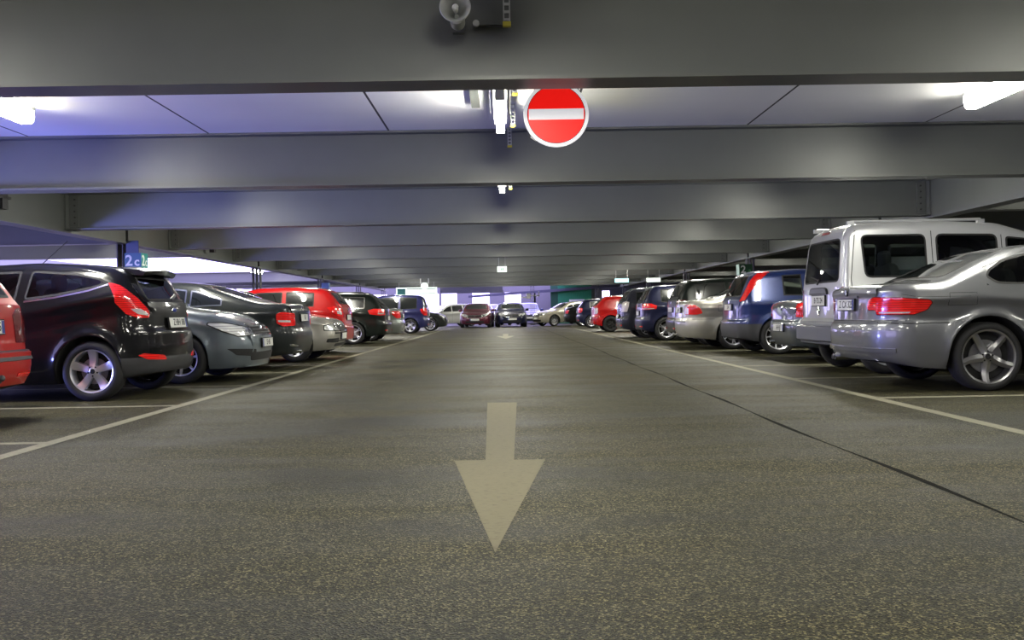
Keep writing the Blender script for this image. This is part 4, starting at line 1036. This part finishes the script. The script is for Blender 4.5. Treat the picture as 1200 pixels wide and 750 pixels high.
def setting():
    b = MB(); b.box(((WL+WR)/2, (WN+WF)/2, -.15), (WR-WL, WF-WN, .30)); struct(b, 'floor', [M['floor']])
    b = MB()
    for x0, x1, y0, y1 in ((XL-.4, WR, WN, 61.4), (WL, XL-.4, 9.2, 26.7), (WL, XL-.4, 46.4, 61.4), (4.0, WR, 61.4, WF)): b.box(((x0+x1)/2, (y0+y1)/2, ZC+.025), (x1-x0, y1-y0, .05))
    struct(b, 'ceiling', [M['ceil']])
    b = MB(); b.box((WR+.1, (WN+WF)/2, ZC/2), (.2, WF-WN, ZC)); struct(b, 'wall_right', [M['wall']])
    b = MB(); b.box(((WL+WR)/2, WN-.1, ZC/2), (WR-WL, .2, ZC)); struct(b, 'wall_back', [M['wall']])
    # open facade on the left: parapet, posts, top beam
    b = MB(); b.box((WL-.08, (9.2+WF)/2, .5), (.16, WF-9.2, 1.0)); b.box((WL-.08, (9.2+WF)/2, 2.88), (.16, WF-9.2, .44))
    for k in range(4, 17): b.box((WL-.08, WN+2.5+k*5, 1.85), (.18, .25, 1.7))
    struct(b, 'wall_left', [M['wall']])
    # far facade with tall openings
    b = MB()
    solid = [(WL, -14.2), (-9.2, -8.6), (-5.15, -4.95), (-3.75, -2.55), (-1.2, .0), (1.25, 2.4), (6.9, 7.4), (8.2, WR)]
    for a, c in solid: b.box(((a+c)/2, WF+.1, 1.45), (c-a, .2, 2.9))
    b.box(((WL+WR)/2, WF+.1, 2.75), (WR-WL, .22, .7)); b.box(((WL+WR)/2, WF+.1, .3), (WR-WL, .22, .6))
    b.box((4.6, WF+.1, 1.45), (4.7, .2, 2.9))
    struct(b, 'wall_far', [M['wallpale']])
    b = MB(); b.box((5.0, 66.0, 1.40), (2.4, .15, 2.8)); b.box((3.55, 66.2, 1.40), (.55, .3, 2.8), 1); b.box((6.6, 66.3, 1.40), (.8, .1, 2.8), 2); struct(b, 'wall_end', [M['green'], simple('dark_green_wall', (.006, .07, .035), .6), M['wallpale']])
    b = MB(); b.box((-2.25, 62.2, 2.40), (4.2, .3, .42)); b.box((-.15, 62.05, 2.25), (.10, .1, .20)); struct(b, 'beam_end', [M['violet']])
    b = MB(); b.v = [(-2.6, 65.6, 1.93), (8.2, 65.6, 2.50), (8.2, 65.9, 2.50), (-2.6, 65.9, 1.93), (-2.6, 65.6, 2.08), (8.2, 65.6, 2.72), (8.2, 65.9, 2.72), (-2.6, 65.9, 2.08)]
    b.f = [(3,2,1,0),(4,5,6,7),(0,1,5,4),(1,2,6,5),(2,3,7,6),(3,0,4,7)]; b.m = [0]*6; struct(b, 'beam_ramp', [M['violet']])
    # transverse beams between the girders
    def ibeam(name, x0, x1, y, zb, zt, plates=True, fw=.30):
        b = MB(); c = (x0+x1)/2; w = x1-x0
        b.box((c, y, (zb+zt)/2), (w, .016, zt-zb)); b.box((c, y, zb+.0125), (w, fw, .025)); b.box((c, y, zt-.012), (w, fw, .024))
        if plates:
            for x, s in ((x0+.012, 1), (x1-.012, -1)):
                b.box((x, y, (zb+zt)/2), (.024, fw*.95, zt-zb-.05))
                b.box((x+s*.10, y-.02, (zb+zt)/2), (.16, .024, zt-zb-.12))
                for k in range(5): b.tube((x+s*.12, y-.03, zb+.12+k*.105), (x+s*.12, y-.052, zb+.12+k*.105), .016, 6, 1)
        return struct(b, name, [M['steel'], M['steeldark']])
    proto = ibeam('ceiling_beam', XL+.02, XR-.02, 0, ZB, ZC-.001); proto.location.y = Y0
    for k in range(-1, 12):
        if k == 0: continue
        o = proto.copy(); COL.objects.link(o); o.location.y = Y0+5*k
    outl = ibeam('outer_beam', WL, XL-.02, 0, ZB+.15, ZC-.001, False); outl.location.y = Y0
    outr = ibeam('outer_beam', XR+.02, WR, 0, ZB+.08, ZC-.001, False); outr.location.y = Y0
    for k in range(-1, 14):
        if k == 0: continue
        for p in (outl, outr):
            if k > 11 or (p is outl and k in (-1, 1, 6, 7, 8)): continue
            o = p.copy(); COL.objects.link(o); o.location.y = Y0+5*k
    for nm, x in (('beam_left', XL), ('beam_right', XR)):
        b = MB(); ln = 60.5-WN; yc = (WN+60.5)/2; zb = ZB-.07
        b.box((x, yc, (zb+ZC)/2), (.02, ln, ZC-zb)); b.box((x, yc, zb+.015), (.30, ln, .03)); b.box((x, yc, ZC-.02), (.30, ln, .038))
        struct(b, nm, [M['steel']])
    # steel columns (H-sections) on the bay lines
    b = MB(); h = ZB-.07
    b.box((0, 0, h/2), (.02, .22, h)); b.box((-.11, 0, h/2), (.022, .22, h)); b.box((.11, 0, h/2), (.022, .22, h)); b.box((0, 0, .012), (.36, .36, .024))
    for s in (-1, 1): b.box((s*.085, -.08, (h+ZC)/2), (.05, .02, ZC-h-.05), 0)
    b.m = [1]*len(b.m)
    first = None
    for x, ys in ((XL, (8.9, 18.9, 28.9, 38.9, 48.9, 58.9)), (XR, (8.45, 18.45, 28.45, 38.45, 48.45, 58.45)), (1.75, (58.9,)), (6.2, (62.0,)), ):
        for y in ys:
            if first is None: o = first = struct(b, 'column', [M['steel'], M['steeldark']])
            else: o = first.copy(); COL.objects.link(o)
            o.location = (x, y, 0)
    # cable junction housings on the girder webs
    def housing():
        t = empty('junction_box', (0, 0, 0)); b = MB(); b.box((0, 0, 0), (.12, .16, .42)); b.tube((0, 0, .21), (0, 0, .33), .02, 8); b.build('box_body', [M['steeldark']], t)
        b = MB(); b.box((.03, .0, -.03), (.06, .34, .04)); b.build('box_bracket', [M['steeldark']], t); return t
    hp = None
    for y, lab in ((13.9, 'dark box on the left girder near the left edge of the picture'), (23.9, 'dark box on the left girder just beyond the blue 2c column sign'), (33.9, 'small dark box on the left girder farther back')):
        o = housing() if hp is None else copy_tree(hp)
        hp = hp or o; o.location = (XL+.22, y, ZB+.30); tag(o, lab, 'junction box', 'dark boxes on the left girder')
    # floor joint
    v = []; f = []
    ys = np.arange(-1, 60, .25)
    for i, y in enumerate(ys):
        x = 2.0+.012*math.sin(y*1.7)+.01*math.sin(y*.6+1)-max(0, y-20)*.006; w = .014+.007*math.sin(y*3.1)
        v += [(x-w, y, .0012), (x+w, y, .0012)]
        if i: f.append((2*i-2, 2*i-1, 2*i+1, 2*i))
    tag(link('trim_1', mesh_data('trim_1', v, f, M['joint'], smooth=False)), kind='structure')

def mark(name, pts, mat, label, cat, group=None, z=.002):
    o = link(name, mesh_data(name, [(x, y, z) for x, y in pts], [tuple(range(len(pts)))], mat, smooth=False))
    return tag(o, label, cat, group)

def markings():
    mark('floor_arrow', [(-.05, 3.25), (.215, 5.29), (.035, 5.295), (.095, 8.66), (-.182, 8.68), (-.128, 5.30), (-.308, 5.305)][::1], M['arrow'], 'large white arrow painted on the lane pointing towards the viewer', 'floor arrow')
    mark('floor_arrow', [(0.0, 29.5), (.34, 33.0), (.09, 33.0), (.11, 36.2), (-.11, 36.2), (-.09, 33.0), (-.34, 33.0)], M['line'], 'small distant white arrow painted on the lane near the far cars', 'floor arrow')
    for x, lab, y1 in ((-3.16, 'long white line along the left side of the driving lane', 47), (3.385, 'long white line along the right side of the driving lane', 45)):
        mark('lane_line', [(x-.055, -1), (x+.055, -1), (x+.055, y1), (x-.055, y1)], M['line'], lab, 'lane line', None, .0024)
    LL = {6.4: 'white bay line in front of the red hatchback at the left edge', 8.95: 'white bay line between the edge red hatchback and the black three-door hatchback',
          11.4: 'white bay line between black three-door hatchback and slate grey liftback', 13.9: 'white bay line between slate grey liftback and dark grey saloon',
          16.4: 'white bay line between dark grey saloon and old pale silver saloon', 18.9: 'white bay line between old pale silver saloon and left red hatchback behind it',
          23.9: 'white bay line on the empty bay before the black estate', 26.2: 'white bay line along the near side of the black estate', 28.9: 'white bay line between the black estate and silver grey saloon',
          31.4: 'white bay line beyond the silver grey saloon on the left', 38.9: 'white bay line along the near side of the violet-blue people carrier'}
    for y, lab in LL.items(): mark('bay_line', [(-8.1, y-.05), (-3.2, y-.05), (-3.2, y+.05), (-8.1, y+.05)], M['line'], lab, 'bay line', 'bay lines of the left row', .0016)
    RL = {8.47: 'white bay line in front of the silver coupe at right', 10.95: 'white bay line between silver coupe and silver van', 13.5: 'white bay line between silver van and low dark grey saloon',
          15.95: 'white bay line between low dark grey saloon and blue off-roader', 18.5: 'white bay line between blue off-roader and beige silver coupe', 21.2: 'white bay line just beyond the beige silver coupe',
          24.3: 'white bay line along the near side of the navy black hatchback', 27.4: 'white bay line just beyond the navy black hatchback', 30.2: 'white bay line just beyond the dark glossy people carrier', 33.0: 'white bay line across the gap before the far red hatchback', 35.7: 'white bay line along the near side of the far red hatchback'}
    for y, lab in RL.items(): mark('bay_line', [(3.43, y-.05), (8.1, y-.05), (8.1, y+.05), (3.43, y+.05)], M['line'], lab, 'bay line', 'bay lines of the right row', .0016)

def lights():
    # fluorescent battens: bare tube over the lane centre, box diffusers over the bays
    def batten(diff):
        t = empty('fluorescent_lamp', (0, 0, 0))
        b = MB(); b.box((0, 0, .085), (.13, 1.62, .05)); b.box((0, 0, .06), (.05, 1.5, .04)); b.build('lamp_housing', [M['lampbody']], t)
        b = MB()
        if diff:
            pr = [(-.08, .06), (-.085, .0), (-.07, -.06), (-.05, -.075), (.05, -.075), (.07, -.06), (.085, .0), (.08, .06)]
            for y in (-.75, .75): b.v += [(x, y, z) for x, z in pr]
            b.f = [(k, (k+1) % 8, 8+(k+1) % 8, 8+k) for k in range(8)]+[tuple(range(8))[::-1], tuple(range(8, 16))]; b.m = [0]*10
        else: b.tube((0, -.76, 0), (0, .76, 0), .038, 16)
        b.build('lamp_diffuser', [M['diffuser'] if diff else M['tube']], t, smooth=not diff)
        for s in (-1, 1):
            b = MB(); b.box((0, s*.78, .01), (.09, .03, .11)); b.build('end_cap', [M['lampbody']], t)
            if not diff: b = MB(); b.tube((0, s*.5, .10), (0, s*.5, .204), .008, 6); b.build('hanger', [M['galv']], t)
        return t
    protos = {}
    rows = {-11.8: 'outer left', -5.0: 'left', -.015: 'centre', 4.98: 'right', 11.5: 'outer right'}
    ords = ['over the viewer', 'right above the viewer', 'nearest', 'second', 'third', 'fourth', 'fifth', 'sixth', 'seventh', 'eighth', 'ninth', 'tenth', 'eleventh', 'twelfth']
    for x, nm in rows.items():
        for k in range(-1, 12):
            if abs(x) > 6 and (k % 2 or (x < 0 and k in (-1, 0, 5, 6, 7))): continue
            df = abs(x) > 1; o = copy_tree(protos[df]) if df in protos else protos.setdefault(df, batten(df))
            o.location = (x, (4.0 if df else 4.2)+5*k, 2.993 if df else 2.83)
            w = ords[k+1] if k < 13 else 'far'
            seen = k >= 1
            tag(o, f'fluorescent tube lamp under the ceiling, {w} of the {nm} row' if seen else f'fluorescent tube lamp behind the near beam, {w}, {nm} row', 'lamp', 'fluorescent lamps in rows under the ceiling')
    # mounting rail beside the centre lamps, one length per span, with perforated hangers
    r0 = None
    for k in range(0, 9):
        if r0 is None:
            r0 = empty('cable_tray', (0, 0, 0)); b = MB()
            b.box((0, 0, .04), (.20, 2.2, .008)); b.box((-.095, 0, 0), (.02, 2.2, .08)); b.box((.095, 0, 0), (.02, 2.2, .08)); b.build('tray_channel', [M['white']], r0)
            b = MB(); b.box((0, 0, 0), (.09, 2.3, .05)); b.build('cable_duct', [M['steel']], r0).location = (-.26, 0, .07)
        else: r0 = r0
        o = r0 if k == 0 else copy_tree(r0)
        o.location = (-.015, 3.75+5*k, 3.0); tag(o, f'galvanised cable tray beside the centre lamps, {ords[k+1]} ceiling span', 'cable tray', 'cable trays along the lane centre')
    h0 = None
    spots = [(.045, 6.22, 2.80, .30, 'beside the horn loudspeaker'), (.125, 8.55, 2.875, .225, 'beside the near end of the first lamp'), (.12, 9.95, 2.865, .235, 'just right of the far end of the first lamp'),
             (.09, 11.2, 2.87, .23, 'against the second beam, below the first lamp'), (.12, 14.95, 2.86, .24, 'beside the second lamp '), (.12, 19.9, 2.86, .24, 'beside the third lamp, tiny')]
    for i, (x, y, z, h, lab) in enumerate(spots):
        if h0 is None:
            h0 = empty('perforated_hanger', (0, 0, 0)); b = MB()
            for s in (-1, 1): b.box((s*.02, 0, .15), (.009, .012, .30))
            for q in range(6): b.box((0, 0, .02+q*.052), (.04, .012, .016))
            b.build('slotted_strip', [M['galv']], h0)
            b = MB(); b.box((0, 0, -.012), (.055, .035, .03)); b.build('yellow_end_cap', [M['yellow']], h0)
        o = h0 if i == 0 else copy_tree(h0)
        o.location = (x, y, z); o.scale = (1, 1, h/.30); tag(o, 'slotted metal hanger with yellow cap '+lab, 'hanger', 'slotted hangers along the lane centre')

def rods(t, lst, r=.008, mat='galv', name='hanging_rod'):
    for p, q in lst: b = MB(); b.tube(p, q, r, 6); b.build(name, [M[mat]], t)

def no_entry_sign():
    t = empty('no_entry_sign', (.41, 6.95, 2.332)); tag(t, 'round red no-entry sign with white bar hung below the nearest beams', 'sign')
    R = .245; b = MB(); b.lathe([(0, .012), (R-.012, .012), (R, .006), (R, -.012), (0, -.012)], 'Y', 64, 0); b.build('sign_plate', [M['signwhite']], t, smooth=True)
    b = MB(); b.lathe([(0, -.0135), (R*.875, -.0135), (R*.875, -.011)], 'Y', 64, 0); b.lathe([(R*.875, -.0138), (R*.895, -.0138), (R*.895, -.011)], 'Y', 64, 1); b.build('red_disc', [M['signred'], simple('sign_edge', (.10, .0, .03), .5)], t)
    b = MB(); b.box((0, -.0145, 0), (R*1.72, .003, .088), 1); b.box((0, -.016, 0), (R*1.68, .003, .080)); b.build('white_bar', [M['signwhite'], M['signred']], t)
    rods(t, [((-.16, .02, .15), (-.16, .02, .79)), ((.17, .02, .15), (.20, .02, .79))]); b = MB(); b.box((0, .02, .15), (.36, .015, .03)); b.build('cross_bar', [M['galv']], t); b = MB(); b.box((-.17, .015, -.17), (.05, .02, .025), 0, tilt=.6); b.build('clip', [M['galv']], t)

def horn():
    t = empty('horn_loudspeaker', (-.288, 6.0, 2.825)); tag(t, 'grey horn loudspeaker mounted on the nearest beam at the top edge', 'loudspeaker')
    b = MB(); b.lathe([(.015, .16), (.03, .12), (.055, .04), (.085, -.03), (.098, -.05), (.102, -.045), (.098, -.03), (.06, .05), (.04, .14), (.02, .17), (0, .17)], 'Y', 40, 0); b.build('horn', [M['lens']], t, smooth=True, angle=50)
    b = MB(); b.lathe([(0, -.045), (.016, -.042), (.022, -.03), (.014, .05), (0, .06)], 'Y', 20, 0); b.build('horn_driver', [simple('horn_centre', (.6, .6, .57), .4)], t, smooth=True)
    b = MB(); b.tube((0, .16, 0), (0, .30, 0), .05, 18); b.build('driver_housing', [M['lens']], t, smooth=True)
    b = MB(); b.box((0, .20, .06), (.04, .04, .10)); b.box((0, .29, .10), (.04, .22, .03)); b.box((0, .37, .03), (.08, .05, .16)); b.build('bracket', [M['steel']], t)
    t = empty('cable_bracket', (-.055, 6.36, 2.875)); tag(t, 'dark cable bracket with round end beside the horn loudspeaker', 'bracket')
    b = MB(); b.box((0, 0, 0), (.22, .03, .10)); b.tube((-.11, 0, -.04), (-.11, -.03, -.04), .022, 14, 1); b.build('bracket_body', [M['steel'], M['galv']], t)
    b = MB(); b.tube((-.09, 0, -.05), (.11, 0, -.06), .008, 8); b.build('cable', [M['steeldark']], t)

def signs():
    # two-faced bay sign on the left column
    t = empty('bay_sign', (XL+.27, 18.62, 2.02)); tag(t, 'blue sign with white 2 c on the left steel column', 'sign')
    w, d, h = .33, .34, .31
    b = MB(); b.box((0, d/2, 0), (w, d, h)); b.build('sign_box', [M['signblue']], t)
    b = MB(); b.box((w/2+.004, d/2, 0), (.008, d, h)); b.build('side_face', [M['signteal']], t)
    o = link('lettering', text_data('2', .30, M['ink_white'], .001, bold=.006), t, (-.075, -.003, -.005), (PI/2, 0, 0)); o = link('lettering', text_data('c', .24, M['ink_white'], .001, bold=.005), t, (.085, -.003, -.025), (PI/2, 0, 0))
    link('lettering', text_data('2', .30, M['ink_white'], .001, bold=.006), t, (w/2+.010, d/2-.07, -.005), (PI/2, 0, PI/2)); link('lettering', text_data('c', .24, M['ink_white'], .001, bold=.005), t, (w/2+.010, d/2+.08, -.025), (PI/2, 0, PI/2))
    b = MB(); b.box((-.02, .05, .28), (.25, .02, .25)); b.build('upper_plate', [simple('blue_plate', (.012, .025, .075), .4)], t)
    # green sign on the right column
    t = empty('bay_sign', (XR-.20, 28.2, 2.03)); tag(t, 'green sign with white 2 on the right steel column', 'sign')
    b = MB(); b.box((0, .17, 0), (.40, .34, .34)); b.build('sign_box', [M['signgreen']], t)
    b = MB(); b.box((-.204, .17, 0), (.008, .34, .34)); b.build('side_face', [simple('sign_pale_teal', (.30, .42, .36), .4)], t)
    link('lettering', text_data('2', .32, M['ink_white'], .001, bold=.006), t, (-.08, -.003, 0), (PI/2, 0, 0)); link('lettering', text_data('a', .2, simple('green_light_lettering', (.15, .45, .15), .5), .001), t, (.11, -.003, -.03), (PI/2, 0, 0))
    # bluish sign on the next left column, too far to read
    t = empty('bay_sign', (XL+.24, 38.6, 1.95)); tag(t, 'small blue sign on the farther left steel column above the red hatchback', 'sign')
    b = MB(); b.box((0, .15, .05), (.30, .3, .42)); b.build('sign_box', [simple('sign_pale_blue', (.08, .16, .32), .4)], t)
    # lit hanging box over the lane with a ring mark
    t = empty('hanging_sign', (-.08, 31.2, 2.31)); tag(t, 'small white lit sign box with round mark hanging over the lane centre', 'sign')
    b = MB(); b.box((0, 0, 0), (.32, .12, .19)); b.build('sign_box', [M['litwhite']], t)
    b = MB(); b.lathe([(.035, -.063), (.058, -.063)], 'Y', 24); b.box((0, -.0635, 0), (.075, .002, .02)); b.build('round_mark', [M['ink_green']], t)
    rods(t, [((-.11, 0, .09), (-.11, 0, .78)), ((.11, 0, .09), (.11, 0, .78))])
    # wide direction sign on the left
    t = empty('direction_sign', (-4.55, 47.6, 2.02)); tag(t, 'wide pale hanging direction sign with teal panel above the violet-blue people carrier', 'sign')
    b = MB(); b.box((0, 0, 0), (2.1, .10, .40)); b.build('sign_box', [M['litwhite']], t)
    b = MB(); b.box((-.78, -.053, -.02), (.42, .006, .30)); b.build('teal_panel', [M['signteal']], t)
    st = simple('sign_grey_stripe', (.12, .20, .18), .5)
    b = MB(); b.box((.25, -.053, .12), (1.5, .006, .035)); b.build('dark_stripe', [st], t); b = MB(); b.box((.55, -.053, -.13), (.9, .006, .03)); b.build('dark_stripe', [st], t)
    rods(t, [((-.9, 0, .2), (-.9, 0, 1.07)), ((.9, 0, .2), (.9, 0, 1.07))], .012)
    t = empty('warning_lamp', (-3.82, 44.0, 2.17)); tag(t, 'round pale warning lamp hanging on two white posts at far left', 'lamp')
    b = MB(); b.ellip((0, 0, 0), (.17, .12, .15), .8, 12); b.build('camera_body', [M['litwhite']], t, smooth=True)  # camera unit body, given the glowing sign-face material though it is no lamp
    for s in (-1, 1): b = MB(); b.box((s*.19, 0, .52), (.05, .05, .82)); b.build('hanging_post', [M['white']], t)
    b = MB(); b.box((0, 0, .14), (.42, .06, .04)); b.build('cross_bar', [M['white']], t)
    # notice board on the green wall
    t = empty('notice_sign', (5.15, 65.897, 1.42)); tag(t, 'white notice board on the far green wall', 'notice board')
    b = MB(); b.box((0, 0, 0), (1.1, .05, .52)); b.build('board', [M['white']], t)
    pg = simple('print_grey', (.45, .5, .48), .6)
    b = MB(); b.box((0, -.028, .12), (.8, .004, .06)); b.build('printed_bar', [pg], t); b = MB(); b.box((0, -.028, -.06), (.9, .004, .04)); b.build('printed_bar', [pg], t)
    # lit blue-white signs on the right, above the dark tails
    for i, (x, lab, mt) in enumerate(((5.15, 'lit pale blue sign panel left of the far right column', simple('lit_blue_face', (.3, .7, .8), .4, emit=(.35, .85, 1.), estr=1.0)), (6.55, 'lit white sign panel right of the far right column', M['litwhite']))):
        t = empty('lit_panel', (x, 40.5, 2.16)); tag(t, lab, 'sign')
        b = MB(); b.box((0, 0, 0), (.60, .08, .17)); b.build('panel_face', [mt], t)
        rods(t, [((-.25, 0, .08), (-.25, 0, .93)), ((.25, 0, .08), (.25, 0, .93))], .01)
    t = empty('wall_box', (1.50, 58.70, 1.86)); tag(t, 'small white box with bracket arms on the far steel column', 'control box')
    b = MB(); b.box((0, 0, 0), (.26, .14, .34)); b.build('box_body', [M['white']], t)
    b = MB(); b.box((-.28, 0, -.08), (.36, .06, .06)); b.build('bracket_arm', [M['white']], t); b = MB(); b.box((.42, 0, .02), (.6, .06, .06)); b.box((.66, 0, .12), (.06, .06, .3)); b.build('bracket_arm', [M['white']], t)

def camera_and_light():
    cam = bpy.data.cameras.new('camera'); co = bpy.data.objects.new('camera', cam); COL.objects.link(co)
    cam.sensor_width = 36; cam.lens = 1080/1200*36; cam.clip_end = 500; cam.clip_start = .05
    pit = math.atan(9.14/1080); yaw = math.atan(7.84/1080)
    R = Matrix.Rotation(-yaw, 4, 'Z') @ Matrix.Rotation(PI/2-pit, 4, 'X') @ Matrix.Rotation(math.radians(-1.0), 4, 'Z')
    co.matrix_world = Matrix.Translation((0, 0, .85)) @ R
    SC.camera = co
    w = bpy.data.worlds.new('sky'); SC.world = w; w.use_nodes = True
    bg = w.node_tree.nodes['Background']; bg.inputs['Color'].default_value = (.54, .48, 1.0, 1); bg.inputs['Strength'].default_value = 5.5
    # soft light of the battens (one lamp per tube, same place)
    for x in (-11.8, -5.0, -.015, 4.98, 11.5):
        for k in range(-1, 12):
            if abs(x) > 6 and (k % 2 or (x < 0 and k in (-1, 0, 5, 6, 7))): continue
            ld = bpy.data.lights.get('batten_light') or bpy.data.lights.new('batten_light', 'AREA')
            ld.shape = 'RECTANGLE'; ld.size = .10; ld.size_y = 1.48; ld.energy = 64; ld.color = (1., .97, .85)
            o = bpy.data.objects.new('batten_light', ld); COL.objects.link(o); o.location = (x, (4.0 if abs(x) > 1 else 4.2)+5*k, 2.76 if abs(x) < 1 else 2.90)
    # added unseen area lamp that tints the second beam's left end violet
    ld = bpy.data.lights.new('violet_fill', 'AREA'); ld.shape = 'RECTANGLE'; ld.size = 3.2; ld.size_y = 1.0; ld.energy = 1150; ld.color = (.22, .26, 1.)
    o = bpy.data.objects.new('violet_fill', ld); COL.objects.link(o); o.location = (-11.2, 8.4, .62)
    o.rotation_euler = (Vector((-4.5, 11.4, 2.8))-o.location).to_track_quat('-Z', 'Y').to_euler()
    SC.view_settings.view_transform = 'Standard'; SC.view_settings.look = 'None'; SC.view_settings.exposure = 0; SC.view_settings.gamma = 1
    try:
        SC.cycles.use_denoising = True; SC.cycles.denoiser = 'OPENIMAGEDENOISE'
        SC.cycles.max_bounces = 8; SC.cycles.diffuse_bounces = 5; SC.cycles.glossy_bounces = 4; SC.cycles.sample_clamp_indirect = 6
    except Exception: pass

setting(); markings(); lights(); no_entry_sign(); horn(); signs(); camera_and_light()
left_cars(); right_cars(); far_cars()
